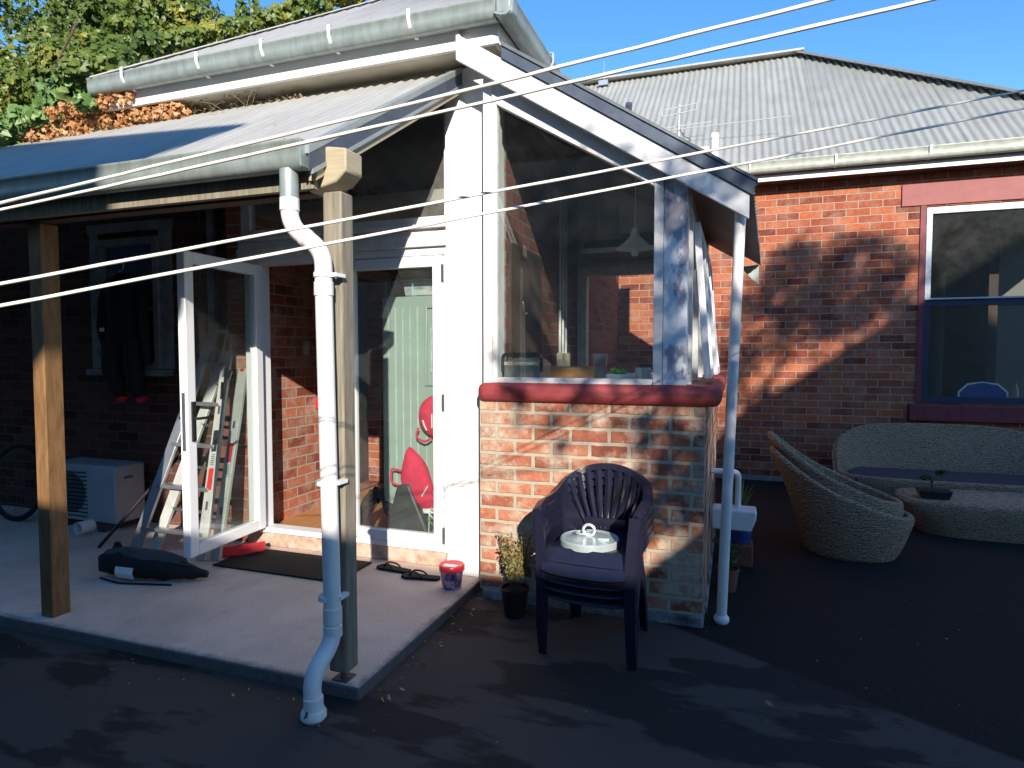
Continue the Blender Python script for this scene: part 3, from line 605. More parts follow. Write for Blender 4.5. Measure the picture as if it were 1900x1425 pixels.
cp=B(); bar(cp,(-6,yr,zr+.015),(xr,yr,zr+.015),.34,.03); bar(cp,(xr,yr,zr+.015),(xr+yr-ye,ye,ze+.015),.36,.03); sub('ridge_cap',cp,roofr,rr)
bm=B(); vs=[bm.verts.new(p) for p in((xr,yr,zr-.02),(xr+yr-ye,ye,ze-.02),(xr+yr-ye,14,ze-.02),(xr,14,zr-.02))]; bm.faces.new(vs); obj('side_roof',bm,roofr,rw)
obj('gable_infill',bxo(-1.5,3.9,8.5,11,3.62,3.7),timber_d,rw)
# things seen in its window
bc=thing('blue_chair',(2.75,8.95,0),'blue plastic chair with white rim behind the rear window','chair')
pts=[(2.52,8.95,.95),(2.53,8.95,1.10),(2.62,8.96,1.19),(2.77,8.97,1.21),(2.92,8.96,1.19),(3.01,8.95,1.10),(3.02,8.95,.95)]
obj('rim',tb(pts,.012,8),white,bc); obj('back',prism(B(),[(p[0],p[2]) for p in pts],'y',8.955,8.965),blue,bc); obj('leg',box(box(B(),2.54,2.58,8.93,8.97,0,.95),2.96,3.0,8.93,8.97,0,.95),blue,bc)
lab(obj('bottle',lathe(B(),[(0,0),(.03,0),(.032,.14),(.012,.19),(.012,.23),(0,.23)],(3.02,8.75,1.0)),tumbler_g),'clear bottle standing at the rear window','bottle')
lab(obj('window_ledge',bxo(1.98,4.0,8.60,8.85,.9,.995),plaster),'pale inner ledge below the rear window','ledge')
# roof fittings
vp=lathe(B(),[(0,3.7),(.045,3.7),(.045,4.17),(.052,4.175),(.052,4.22),(.047,4.235),(0,4.24)],(-.285,8.25,0)); lab(obj('vent_pipe',vp,pvc),'white capped vent pipe standing on the rear roof near the gutter','vent pipe')
an=thing('tv_antenna',(-.74,8.6,4.2),'television antenna on the rear roof beside the vent pipe','antenna')
obj('mast',tb([(-.74,8.6,4.15),(-.74,8.6,4.76)],.015,8),alul,an)
obj('loop_element',tb(bez([(-.74,8.58,4.73),(-.95,8.58,4.71),(-.95,8.58,4.63),(-.74,8.58,4.65),(-.52,8.58,4.67),(-.52,8.58,4.75),(-.74,8.58,4.73)],3,.02),.006,6),alul,an)
obj('crossbar',tb([(-1.14,8.6,4.45),(.58,8.45,4.41)],.006,6),alul,an); obj('crossbar',tb([(-1.14,8.65,4.50),(-.34,8.65,4.52)],.006,6),alul,an)
obj('cable',tb(bez([(-.74,8.6,4.50),(-.69,8.57,4.36),(-.58,8.53,4.28),(-.66,8.5,4.15)],4,.04),.004,6),black,an)
rv=thing('roof_vent',(-1.58,9.72,5.1),'small dark mushroom vent on the left slope of the rear roof','vent')
obj('stem',tb([(-1.58,9.74,5.10),(-1.56,9.66,5.22)],.03,10),galv,rv); obj('cap',tb([(-1.57,9.70,5.18),(-1.55,9.62,5.26)],.05,12),flash,rv)
an2=thing('roof_mast',(-2.2,11,6.2),'tiny mast and plate at the top left of the rear roof','antenna'); obj('mast',tb([(-2.2,11,6.1),(-2.2,11,6.55)],.012,6),alu,an2); obj('plate',bxo(-2.28,-2.12,10.9,11.0,6.12,6.20),alu,an2)

# waste pipe and hopper on the sunroom side
wp=thing('waste_pipe',(.0,4.6,0),'grey waste pipe bending into a white hopper on the sunroom side wall','pipe')
obj('pipe',tb(bez([(-.15,4.6,.74),(.03,4.6,.74),(.03,4.6,.48)],5,.04),.02,12),pvc,wp); obj('hopper',prism(B(),[(-.14,.36),(.115,.36),(.145,.44),(.15,.50),(-.14,.50)],'y',4.48,4.66),pvc,wp,bev=.012)

# ================= CHAIR STACK =================
def chair(loc,label,rz):
    c=thing('plastic_armchair',(0,0,0),label,'chair','stacked dark plastic garden chairs')
    # seat: curved grid with front lip
    bm=B(); nx,ny=12,12; top=[];bot=[]
    for j in range(ny+1):
        v=j/ny; y=-.235+v*.43; ro=[];rb=[]
        for i in range(nx+1):
            u=i/nx*2-1; wd=.235-.035*v; z=.425-.018*(1-u*u)*math.sin(math.pi*min(1,v*1.05))+(.012*v)
            if v<.15: z-=(.15-v)**2*3.2
            z-=max(0,abs(u)-.86)*.10
            ro.append(bm.verts.new((u*wd,y,z))); rb.append(bm.verts.new((u*wd,y,z-.012)))
        top.append(ro);bot.append(rb)
    for j in range(ny):
        for i in range(nx):
            bm.faces.new((top[j][i],top[j][i+1],top[j+1][i+1],top[j+1][i])); bm.faces.new((bot[j][i],bot[j+1][i],bot[j+1][i+1],bot[j][i+1]))
    # skirt at the front
    A=[(u/10*.232,-.236-.012*(1-(u/10)**2),.357) for u in range(-10,11)]; C=[(u/10*.232,-.275-.018*(1-(u/10)**2),.312+.014*(u/10)**4) for u in range(-10,11)]
    ribbon(bm,A,C,.012)
    A2=[(u/10*.233,-.228-.012*(1-(u/10)**2),.362) for u in range(-10,11)]; ribbon(bm,A2,[(a[0]*.97,a[1]+.05,a[2]+.06) for a in A2],.012)
    obj('seat',bm,navy,c,ang=50)
    # rim: arm - back - arm, wide rolled band
    def rim(s):
        # s 0..1 from left arm front over the back to right arm front
        K=[(-.285,-.215,.625),(-.292,-.12,.645),(-.292,.0,.645),(-.282,.10,.662),(-.25,.19,.715),(-.17,.25,.762),(-.06,.275,.785),(.06,.275,.785),(.17,.25,.762),(.25,.19,.715),(.282,.10,.662),(.292,.0,.652),(.292,-.12,.645),(.285,-.215,.625)]
        f=s*(len(K)-1); i=min(int(f),len(K)-2); t=f-i
        P=[Vector(K[max(0,min(len(K)-1,i+k))]) for k in(-1,0,1,2)]
        return .5*((2*P[1])+(P[2]-P[0])*t+(2*P[0]-5*P[1]+4*P[2]-P[3])*t*t+(3*P[1]-P[0]-3*P[2]+P[3])*t**3)
    bm=B(); n=64; O=[];I=[];D=[];Dn=[]
    for k in range(n+1):
        s=k/n; p=rim(s); back=math.sin(math.pi*s)**2
        inn=Vector((-p.x,-p.y*.6+.0,0)).normalized() if abs(p.x)>.01 or 1 else 0
        O.append(p+(-inn)*.012+Vector((0,0,-.012*1))); I.append(p+inn*(.030)+Vector((0,0,.004)))
        D.append(p+inn*.034+Vector((0,0,.004))); Dn.append(p+inn*(.040)+Vector((0,0,-.024)))
    ribbon(bm,O,I,.011); ribbon(bm,D,Dn,.010); ribbon(bm,O,[o+Vector((0,0,-.035)) for o in O],.008)
    ar=obj('armrest_rim',bm,navy,c,ang=50)
    # back slats fan and side panels
    bm=B()
    for k in range(9):
        a=(k-4)/4; s=.5+a*.175; tp=rim(s)+Vector((-a*.01,-.030,-.012)); bt=Vector((a*.105,.185,.44)); q=[]
        for t_ in range(9):
            t=t_/8; p=bt.lerp(tp,t)+Vector((a*.018*math.sin(math.pi*t),.018*math.sin(math.pi*t),0)); q.append(p)
        wv_=[.010+.013*t/8 for t in range(9)]
        F=Vector((0,-.010,.002)); ribbon(bm,[p+Vector((-w_,0,0)) for p,w_ in zip(q,wv_)],[p+F for p in q],.006); ribbon(bm,[p+F for p in q],[p+Vector((w_,0,0)) for p,w_ in zip(q,wv_)],.006)
    for sg in(-1,1):
        A=[];C=[]
        for t_ in range(11):
            t=t_/10
            lo=Vector((sg*.125,.185,.435)).lerp(rim(.5+sg*.20)+Vector((-sg*.012,-.03,-.05)),t)
            hi_=Vector((sg*(.19+.06*t),.185-.02*t,.42)).lerp(rim(.5+sg*.285)+Vector((-sg*.03,-.01,-.05)),t**.9)
            A.append(lo);C.append(hi_)
        ribbon(bm,A,C,.010)
        # arm side web sweeping forward
        A=[];C=[]
        for t_ in range(9):
            t=t_/8; s=.5+sg*(.285+.19*t); p=rim(s)+Vector((-sg*.034,0,-.045)); A.append(p); C.append(p+Vector((sg*.004,0,-.115+.085*math.sin(math.pi*min(1,t*1.0))**.7*0.2-.10*(1-t)*0+.06*t)))
        ribbon(bm,A,C,.009)
    box(bm,-.12,.12,.178,.192,.42,.50)
    obj('backrest',bm,navy,c,ang=50)
    for sg in(-1,1):
        bm=B(); A=[];C=[];E=[]
        for t_ in range(9):
            t=t_/8; z=.62*(1-t); xx=sg*(.282-.022*t-.01*math.sin(math.pi*t)); y=-.222-.01*t-.012*math.sin(math.pi*t); w_=.060*(1-t)+.036*t+.014*math.sin(math.pi*t*.8)
            A.append((xx+sg*.008,y,z)); C.append((xx-sg*w_*.75,y-.006,z)); E.append((xx+sg*.008,y+w_,z))
        ribbon(bm,A,C,.010); ribbon(bm,A,E,.010); obj('front_leg',bm,navy,c,ang=50)
        bm=B(); A=[];C=[];E=[]
        for t_ in range(7):
            t=t_/6; z=.43*(1-t); xx=sg*(.205+.03*t); y=.205+.07*t; w_=.07-.025*t
            A.append((xx,y,z)); C.append((xx-sg*w_,y+.004,z)); E.append((xx,y-w_,z))
        ribbon(bm,A,C,.010); ribbon(bm,A,E,.010); obj('rear_leg',bm,navy,c,ang=50)
    c.location=loc; c.rotation_euler=(0,0,rz); c.scale=(.93,1,1); return c
# parts were built with the empty at the origin, so moving it moves them
CH=(-.678,3.315,0); c0=chair(CH,'dark plastic garden armchair at the bottom of the stack, its feet on the asphalt',R(-3))
for i,tx in enumerate(('second garden armchair from the bottom of the dark plastic stack','third garden armchair from the bottom of the dark plastic stack','topmost garden armchair of the dark plastic stack, with the tin lid on its seat')):
    copy_tree(c0,(CH[0],CH[1]-.014*(i+1),.047*(i+1)),tx)
ZS=.412+.141
ld=thing('tin_lid',(-.70,3.26,ZS),'round shiny tin lid with looped handles on the topmost garden chair','lid')
LM=(-.705,3.225,ZS)
obj('disc',lathe(B(),[(0,0),(.150,0),(.155,.006),(.155,.034),(.148,.042),(.135,.036),(.12,.034),(.08,.048),(0,.055)],LM,40),chrome,ld)
obj('loop_handle',tb([(LM[0]+.03*math.cos(a)+.0,LM[1]-.02,LM[2]+.085+.028*math.sin(a)) for a in [i*math.pi/8 for i in range(17)]],.008,8),chrome,ld)
obj('loop_handle',tb([(LM[0]-.03+.045*math.cos(a),LM[1]+.028*math.sin(a),LM[2]+.062) for a in [i*math.pi/8 for i in range(17)]],.006,8),chrome,ld)
obj('clasp',bxo(LM[0]+.05,LM[0]+.11,LM[1]-.05,LM[1]-.01,LM[2]+.04,LM[2]+.056),chrome,ld,bev=.003)

# ================= RATTAN =================
def supell(a,b,th,e=.62):
    c,s=math.cos(th),math.sin(th); return a*math.copysign(abs(c)**e,c),b*math.copysign(abs(s)**e,s)
def tub(bm,cx,cy,a,b,base,rimf,lean,th=.05,e=.8,seat=.3,z0=0,n=150,m=30):
    "shell: rimf(theta)=rim height; base scale; lean(theta)->outward shift at rim"
    out=[];inn=[]
    for k in range(n):
        t=2*math.pi*k/n; x,y=supell(1,1,t,e); h=rimf(t); co=[];ci=[]
        for j in range(m+1):
            v=j/m; s=base+(1-base)*math.sin(v*math.pi/2)**.8; z=z0+h*v; dx,dy=lean(t); 
            wob=.0055*math.cos(k*math.pi*.5+(j%2)*math.pi)*(1 if j<m else 0); s+=wob/a
            co.append(bm.verts.new((cx+x*a*s+dx*v*v,cy+y*b*s+dy*v*v,z)))
            zi=z0+max(seat,h*v) if v<1 else z; s2=s*(1-th/min(a,b)*.9)
            ci.append(bm.verts.new((cx+x*a*s2+dx*v*v,cy+y*b*s2+dy*v*v,z0+seat+(h-seat)*v)))
        out.append(co);inn.append(ci)
    cb=bm.verts.new((cx,cy,z0)); ct=bm.verts.new((cx,cy,z0+seat))
    for k in range(n):
        q=(k+1)%n
        for j in range(m):
            bm.faces.new((out[k][j],out[q][j],out[q][j+1],out[k][j+1])); bm.faces.new((inn[q][j],inn[k][j],inn[k][j+1],inn[q][j+1]))
        bm.faces.new((out[k][m],out[q][m],inn[q][m],inn[k][m])); bm.faces.new((cb,out[q][0],out[k][0])); bm.faces.new((ct,inn[k][0],inn[q][0]))
    return [o[m].co.copy()*.5+i[m].co.copy()*.5 for o,i in zip(out,inn)]
def tubthing(name,label,cat,group,loc,**k):
    T=thing(name,loc,label,cat,group); bm=B(); rimp=tub(bm,**k); obj('woven_shell',bm,rattan,T,ang=70)
    bm=B(); rimp.append(rimp[0]); tube(bm,[p for p in rimp],.026,8,cap=False); obj('rolled_rim',bm,rattan,T,ang=70); return T
rc=dict(cx=.86,cy=5.55,a=.40,b=.36,base=.80,rimf=lambda t:.50-.24*math.cos(t)+.04*math.cos(2*t),lean=lambda t:(-.19*(1-math.cos(t))/2+.02*(1+math.cos(t)),0),seat=.25,e=.9)
t1=tubthing('rattan_tub_chair','woven rattan tub chair on the asphalt with another tub chair nested in it','chair','nested rattan tub chairs',(.86,5.55,0),**rc)
rc2=dict(rc); rc2.update(cx=.87,cy=5.62,rimf=lambda t:.56-.25*math.cos(t)+.04*math.cos(2*t),a=.375,b=.335,z0=.035,lean=lambda t:(-.24*(1-math.cos(t))/2,0.03))
t2=tubthing('rattan_tub_chair','upper rattan tub chair nested inside the one standing on the asphalt','chair','nested rattan tub chairs',(.87,5.6,.035),**rc2)
def srim(t): return .30+.46*max(0,math.sin(t))**.55 if math.sin(t)>0 else .30
sf_=tubthing('rattan_sofa','long grey woven rattan sofa with curved back below the rear window','sofa',None,(2.05,7.6,0),cx=2.08,cy=7.55,a=1.04,b=.48,base=.86,rimf=srim,lean=lambda t:(.03*math.cos(t),.10*max(0,math.sin(t))),seat=.27,e=.55,n=260)
bm=bxo(1.15,3.0,7.16,7.86,.26,.31); obj('shaded_seat',bm,shaded_seat,sf_,bev=.04)  # dark slab painted as the shaded woven seat, no real cushion
tt=thing('rattan_table',(2.2,6.6,0),'low oval woven rattan table in front of the rattan sofa','table')
bm=lathe(B(),[(0,0),(.74,0),(.80,.10),(.86,.20),(.88,.26),(.86,.285),(0,.29)],(2.28,6.55,0),48,1,.46); 
for v in bm.verts:
    d=v.co-Vector((2.28,6.55,0)); th=math.atan2(d.y/.46,d.x); rr_=math.hypot(d.x,d.y/.46)
    if rr_>1e-4: x,y=supell(1,1,th,.55); v.co.x=2.28+x*rr_; v.co.y=6.55+y*rr_*.46
obj('woven_body',bm,rattan,tt,ang=50)
bo=thing('bonsai',(1.66,6.45,.33),'small bonsai in a dark flat pot on the rattan table','plant')
obj('pot',prism(B(),[(1.56,.292),(1.76,.292),(1.79,.36),(1.53,.36)],'y',6.37,6.53),black,bo,bev=.006); obj('trunk',tb([(1.66,6.45,.35),(1.64,6.45,.42),(1.68,6.45,.48)],[.012,.008,.004],6),bark,bo)
obj('foliage',leaves(B(),[((1.60,6.45,.46),(.05,.04,.02),60),((1.71,6.45,.51),(.05,.04,.025),60)],.03),leaft,bo)

# ================= LOOSE THINGS ON THE SLAB =================
mt=obj('door_mat',bxo(-3.45,-2.42,3.45,3.87,.062,.074),rubber,bev=.004); lab(mt,'long black rubber doormat on the slab before the open door','doormat')
def flipflop(loc,rz,label):
    f=thing('flip_flop',(0,0,0),label,'flip flop','pair of black flip flops')
    pts=[(-.135,.0),(-.125,.032),(-.06,.036),(.02,.038),(.09,.048),(.13,.032),(.14,0),(.125,-.035),(.07,-.046),(0,-.034),(-.07,-.032),(-.125,-.03)]
    obj('sole',prism(B(),pts,'z',0,.016),rubber,f,bev=.003)
    bm=B(); tube(bm,bez([(.085,.002,.014),(.06,.01,.05),(-.01,.04,.034),(-.03,.036,.012)],5,.03),.006,6); tube(bm,bez([(.085,-.002,.014),(.06,-.01,.05),(-.01,-.036,.034),(-.03,-.032,.012)],5,.03),.006,6); obj('strap',bm,black,f)
    f.location=loc; f.rotation_euler=(0,0,rz); return f
f1=flipflop((-2.20,3.80,.062),R(-8+180),'black flip flop farther from the red lidded bucket')
f2=copy_tree(f1,(-1.95,3.72,.062),'black flip flop next to the red lidded bucket',R(14))
bk=thing('bucket',(-1.69,3.64,.06),'small plastic bucket with red lid and wire handle beside the white column','bucket')
bx_,by_=-1.69,3.64
printm,n,b=newmat('bucket_print'); o=coords(n); n.links.new(ramp(n,noise(n,scaled(n,o,(1,1,1)),22,3),[(.38,(.03,.03,.10)),(.47,(.14,.12,.24)),(.54,(.45,.16,.28)),(.62,(.42,.45,.55))]),b.inputs['Base Color']); b.inputs['Roughness'].default_value=.35
obj('pail',lathe(B(),[(0,.0),(.060,.0),(.073,.12),(.070,.12),(0,.118)],(bx_,by_,.06),32),printm,bk)
obj('lid',lathe(B(),[(.074,.115),(.080,.118),(.081,.145),(.077,.152),(.066,.148),(0,.148)],(bx_,by_,.06),32),red,bk)
obj('wire_handle',tb([(bx_+.078*math.cos(a),by_+.03+.02*math.sin(a),.17+.115*math.sin(a)) for a in [i*math.pi/12 for i in range(13)]],.002,6),alu,bk)
obj('number_print',text_bm('20',.05,Matrix.Translation((bx_+.022,by_-.071,.085))@Matrix.Rotation(R(15),4,'Z')@Matrix.Rotation(R(90-6),4,'X')),mugm,bk)
sq=B(); tube(sq,[(bx_-.045+.09*i/30,by_-.02+.014*math.sin(i*1.3),.2095) for i in range(31)],.0035,6); tube(sq,[(bx_-.04+.085*i/10,by_-.042,.2095) for i in range(11)],.002,6); obj('lid_lettering',sq,mugm,bk)
# pot with dry plant
def potplant(loc,r,h,potm,name,label,seed,ht,n=26,lm=leafy,spread=.12):
    rnd=random.Random(seed); T=thing(name,loc,label,'plant'); x,y,z=loc
    obj('pot',lathe(B(),[(0,0),(r*.72,0),(r*.95,h*.9),(r*1.02,h*.9),(r*1.02,h),(r*.92,h),(r*.9,h*.88),(0,h*.86)],(x,y,z),24),potm,T)
    obj('soil',lathe(B(),[(r*.9,h*.88),(0,h*.9)],(x,y,z),16),soil,T)
    st=B(); lv=B()
    for i in range(n):
        a=rnd.uniform(0,6.28); q=rnd.uniform(.2,1)*spread; hh=ht*rnd.uniform(.5,1); p0=Vector((x+.02*math.cos(a),y+.02*math.sin(a),z+h*.85)); p2=Vector((x+q*math.cos(a),y+q*math.sin(a),z+h+hh)); p1=(p0+p2)/2+Vector((rnd.gauss(0,.012),rnd.gauss(0,.012),0))
        tube(st,[p0,p1,p2],[.003,.0025,.0015],5)
        for j in range(9):
            t=rnd.uniform(.35,1.05); leaves(lv,[(p0.lerp(p2,t),(.018,.018,.018),2)],.030,LEAFO,rnd=rnd)
    obj('stem',st,bark,T); obj('foliage',lv,lm,T,smooth=False); return T
potplant((-1.215,3.50,0),.085,.17,black,'potted_plant','thin dry yellowish shrub in a black pot at the left foot of the brick base',3,.36,30)
potplant((-.03,4.35,0),.075,.15,terr,'potted_plant','leafy plant in a terracotta pot behind the corner pipe',5,.22,22,leaft)
aw=lathe(B(),[(0,.62),(.06,.62),(.085,.72),(.08,.74),(0,.73)],(.06,4.9,-.42),20)
lab(obj('blue_pot',lathe(B(),[(0,.0),(.07,.0),(.10,.16),(.095,.17),(0,.15)],(.05,4.95,.16),20),blue),'shiny blue pot standing behind the corner pipe','pot'); aw.free()
lab(obj('pot_stand',box(B(),-.04,.14,4.86,5.04,0,.158),terr,bev=.01),'terracotta block under the blue pot','stand')
bm=B(); rnd=random.Random(4)
for i in range(14):
    a=rnd.uniform(0,6.28); p=Vector((.05,4.95,.32)); q=p+Vector((.10*math.cos(a),.08*math.sin(a),rnd.uniform(.15,.32))); m_=(p+q)/2+Vector((0,0,.04)); ribbon(bm,[p-Vector((.006,0,0)),m_-Vector((.007,0,0)),q],[p+Vector((.006,0,0)),m_+Vector((.007,0,0)),q+Vector((.001,0,0))],.001)
lab(obj('spiky_plant',bm,leafp,smooth=False),'upright spiky green leaves rising from the blue pot','plant')
for i,(x,y,z) in enumerate(((.05,4.15,.28),(.075,4.2,.14))): pass
bm=lathe(B(),[(0,0),(.035,0),(.05,.06),(.045,.065),(0,.05)],(.035,4.12,.10)); 

# AC unit
ac=thing('air_conditioner',(-5.1,3.95,.06),'pale outdoor air conditioner unit against the dark brick wall','air conditioner')
obj('casing',bxo(-5.62,-4.845,3.83,4.12,.13,.615),acm,ac,bev=.015)
gr=B(); cxg,czg=-5.35,.37
for i in range(12): box(gr,-5.56,-5.16,3.818,3.828,.17+i*.034,.178+i*.034)
obj('grille',gr,greyd,ac); fo=obj('fan_opening',lathe(B(),[(0,0),(.17,0),(.17,.004),(0,.004)],(0,0,0),32),greyd,ac)
for v in fo.data.vertices: v.co=Vector((-5.35+v.co.x,3.822-v.co.z,.37+v.co.y))
for x in(-5.5,-5.0): obj('foot',bxo(x-.04,x+.04,3.82,4.13,.06,.13),greyd,ac)
obj('side_vent',box(B(),-4.844,-4.842,3.92,4.0,.50,.52),greyd,ac)
pw=lathe(B(),[(0,0),(.05,0),(.05,.12),(.045,.12),(.045,.01),(0,.01)]); 
for v in pw.verts: v.co=Vector((-5.0+v.co.x,3.74-v.co.z*.0-v.co.z,.14+v.co.y))
lab(obj('white_pipe_end',pw,pvc),'short white pipe end lying in front of the air conditioner','pipe')

bw=thing('bicycle_wheel',(-6.05,3.75,.06),'dark bicycle wheel leaning in the shade at the far left edge','bicycle wheel')
ring=lambda r_: [(-6.05+r_*math.cos(i*math.pi/24),3.85+.04*math.sin(i*math.pi/24),.40+r_*math.sin(i*math.pi/24)) for i in range(49)]
obj('tyre',tb(ring(.325),.018,8,cap=False),rubber,bw); obj('rim',tb(ring(.300),.009,6,cap=False),greyd,bw); obj('hub',tb([(-6.05,3.80,.40),(-6.05,3.90,.40)],.02,10),greyd,bw)
sk=B()
for i in range(18): a_=i*math.pi/9; tube(sk,[(-6.05,3.85,.40),(-6.05+.3*math.cos(a_),3.85,.40+.3*math.sin(a_))],.0015,4)
obj('spokes',sk,greyd,bw)
fe=thing('sky_blocking_fence',(-8.2,2,0),'tall dark paling fence added out of view at the far left to block sky light','fence')  # unseen fence, added to cut sky light from the left
for y_ in range(0,34): obj('paling',bxo(-8.22,-8.20,-2.9+y_*.2,-2.9+y_*.2+.19,0,2.6+.01*(y_%3)),timber_d,fe)
obj('rail',box(B(),-8.27,-8.22,-2.9,3.9,.4,.5),timber_d,fe); obj('rail',box(B(),-8.27,-8.22,-2.9,3.9,2.1,2.2),timber_d,fe)
# ladder
la=thing('ladder',(-3.9,3.6,.06),'aluminium folding ladder leaning on the brick wall behind the open door','ladder')
def P3(x,y,z): return Vector((x,y,z))
R1a,R1b=P3(-3.62,3.52,.06),P3(-3.80,4.05,1.78)     # near rails with labels
R2a,R2b=P3(-3.53,3.56,.06),P3(-3.66,4.06,1.60)
L1a,L1b=P3(-4.25,3.50,.06),P3(-3.98,4.08,1.78)
L2a,L2b=P3(-4.12,3.56,.06),P3(-3.88,4.10,1.62)
for a,c,mm in((R1a,R1b,alul),(R2a,R2b,alul),(L1a,L1b,alu),(L2a,L2b,alul)): obj('rail',bar(B(),a,c,.085,.028,up=(0.0,-1,0)),mm,la,bev=.003)
for i,t in enumerate((.10,.28,.46,.64,.82,.97)):
    obj('rung',bar(B(),L1a.lerp(L1b,t),R1a.lerp(R1b,t),.05,.028),alu,la,bev=.003)
for i,t in enumerate((.2,.4,.6,.8)): obj('brace',bar(B(),L2a.lerp(L2b,t),R2a.lerp(R2b,t),.02,.02),greyd,la)
h_=R1a.lerp(R1b,.80); obj('hinge',bar(B(),h_+P3(-.0,-.025,-.03),h_+P3(.07,-.025,-.06),.02,.09),alu,la,bev=.008)
k_=R1a.lerp(R1b,.70); obj('slot',bar(B(),k_+P3(.03,-.03,.07),k_+P3(.01,-.03,-.13),.008,.03),black,la)
def decal(a,c,t0,t1,w_,mm): 
    d=(c-a).normalized(); return obj('label',bar(B(),a.lerp(c,t0)+P3(0,-.0155,0),a.lerp(c,t1)+P3(0,-.0155,0),w_,.004,up=(0,-1,0)),mm,la)
for a,c in((R1a,R1b),(R2a,R2b)):
    decal(a,c,.44,.53,.045,spk_k if a is R1a else spk_r); decal(a,c,.28,.37,.045,spk_r if a is R1a else brass); decal(a,c,.88,.94,.035,spk_r); decal(a,c,.20,.235,.02,greyd); decal(a,c,.60,.635,.02,greyd)
    for q in range(6): decal(a,c,.385+q*.008,.388+q*.008,.03,greyd)
# pole and bag
lab(obj('broom_pole',tb([(-4.55,3.45,.08),(-3.98,3.95,.98)],.013,8),black),'thin black pole leaning beside the ladder','pole')
bg_=thing('sports_bag',(-3.6,3.1,.06),'long black padded bag with pale label lying on the slab','bag')
bm=B(); pts=[(-4.02,3.06,.19),(-3.97,3.06,.16),(-3.85,3.08,.155),(-3.7,3.09,.155),(-3.55,3.12,.15),(-3.42,3.16,.13),(-3.33,3.19,.115),(-3.26,3.22,.10)]
tube(bm,pts,[.02,.075,.092,.09,.088,.07,.045,.02],16); crumple(bm,.010,9,1); obj('body',bm,neoprene,bg_,ang=80); obj('zip',tb([(p[0],p[1]-.045,p[2]+.062*(1 if 0<i<6 else .6)) for i,p in enumerate(pts[1:7])],.0035,6),greyd,bg_)
bm=B(); tube(bm,[(p[0],p[1]+.015,p[2]+.028) for p in pts[1:6]],[.05,.078,.078,.074,.05],14); obj('grey_top',bm,simple('grey_bag_top',(.06,.07,.08),.8),bg_)
bm=B(); ribbon(bm,[(-3.80,2.995,.165),(-3.80,2.985,.125),(-3.80,3.0,.09)],[(-3.66,3.005,.165),(-3.66,2.995,.125),(-3.66,3.01,.09)],.004); obj('pale_label',bm,mugm,bg_)
obj('strap',tb(bez([(-3.95,3.0,.07),(-3.75,2.97,.068),(-3.55,3.02,.068),(-3.40,3.06,.068)],4,.05),.007,6),black,bg_)
lab(obj('handled_tool',tb(bez([(-4.25,3.35,.13),(-4.1,3.25,.22),(-3.95,3.2,.12)],5,.06),.02,8),rubber),'short black curved tube lying behind the long bag','tube')
rd=B(); ribbon(rd,[(-3.60,3.70,.10),(-3.48,3.78,.11),(-3.34,3.86,.13)],[(-3.50,3.60,.075),(-3.38,3.66,.08),(-3.26,3.76,.10)],.02); lab(obj('red_cloth_item',rd,red,bev=.006),'flat red plastic scoop lying under the open door','scoop')
# wetsuit hanging in front of the window
obj('sky_reflection_panel',bxo(-5.36,-4.74,4.24,4.25,2.05,2.5),simple('reflected_sky_blue',(.16,.26,.50),.8),hs)  # added blue panel imitating the sky reflected in the upper pane
ws=thing('wetsuit',(-5.0,4.02,1.1),'black wetsuit with red cuffs hanging before the house window','wetsuit')
def limb(pts,rs,sy=.45):
    bm=tb(pts,rs,14)
    for v in bm.verts: v.co.y=4.03+(v.co.y-4.03)*sy
    return bm
bm=limb([(-4.92,4.03,2.24),(-4.92,4.03,2.16),(-4.93,4.03,1.95),(-4.94,4.03,1.72),(-4.94,4.03,1.60)],[.10,.22,.20,.20,.19])
me=bm; tube(me,[(-5.04,4.03,1.66),(-5.04,4.0,1.40),(-4.99,4.03,1.17)],[.11,.095,.055],12); tube(me,[(-4.82,4.03,1.66),(-4.80,4.0,1.40),(-4.76,4.03,1.19)],[.11,.095,.055],12)
tube(me,[(-5.12,4.03,2.1),(-5.16,4.0,1.8),(-5.14,4.03,1.55)],[.06,.05,.04],10); tube(me,[(-4.73,4.03,2.1),(-4.67,4.0,1.8),(-4.68,4.03,1.45)],[.06,.05,.04],10)
crumple(me,.016,8,3); obj('suit',me,neoprene,ws,ang=80)
for x in(-4.985,-4.755): obj('cuff',tb([(x,4.03,1.175),(x+.01,4.03,1.145)],[.05,.035],10),red,ws)
obj('hanger',tb(bez([(-5.1,4.03,2.2),(-4.92,4.03,2.27),(-4.92,4.03,2.34),(-4.89,4.03,2.37),(-4.86,4.03,2.34)],4,.02),.006,6),wire_m,ws)
obj('tag',bxo(-5.06,-5.01,3.905,3.91,1.74,1.77),mugm,ws)

# ================= INSIDE THE DOOR =================
fz=thing('tall_fridge',(-2.1,4.35,.165),'tall grey-green ribbed appliance seen through the closed glass door','fridge')
obj('cabinet',bxo(-2.475,-1.77,4.13,4.62,.42,1.97),mint,fz,bev=.012)
rl_=simple('rib_light',(.52,.60,.55),.35); rb=B()
for x in(-2.42,-2.36,-2.30,-2.24,-2.18): box(rb,x-.003,x+.003,4.123,4.13,.50,1.89)
for x in(-2.11,-2.05,-1.99,-1.93,-1.87): box(rb,x-.003,x+.003,4.123,4.13,.50,1.24)
obj('rib',rb,rl_,fz)
obj('recess_panel',window_frame(B(),'x',-2.12,-1.80,1.32,1.90,4.114,4.13,.022),mint,fz,bev=.005); obj('latch_plate',window_frame(B(),'x',-2.07,-1.86,1.42,1.74,4.117,4.13,.010),rl_,fz)
obj('handle_bar',bxo(-1.96,-1.947,4.108,4.12,1.48,1.73),rl_,fz)
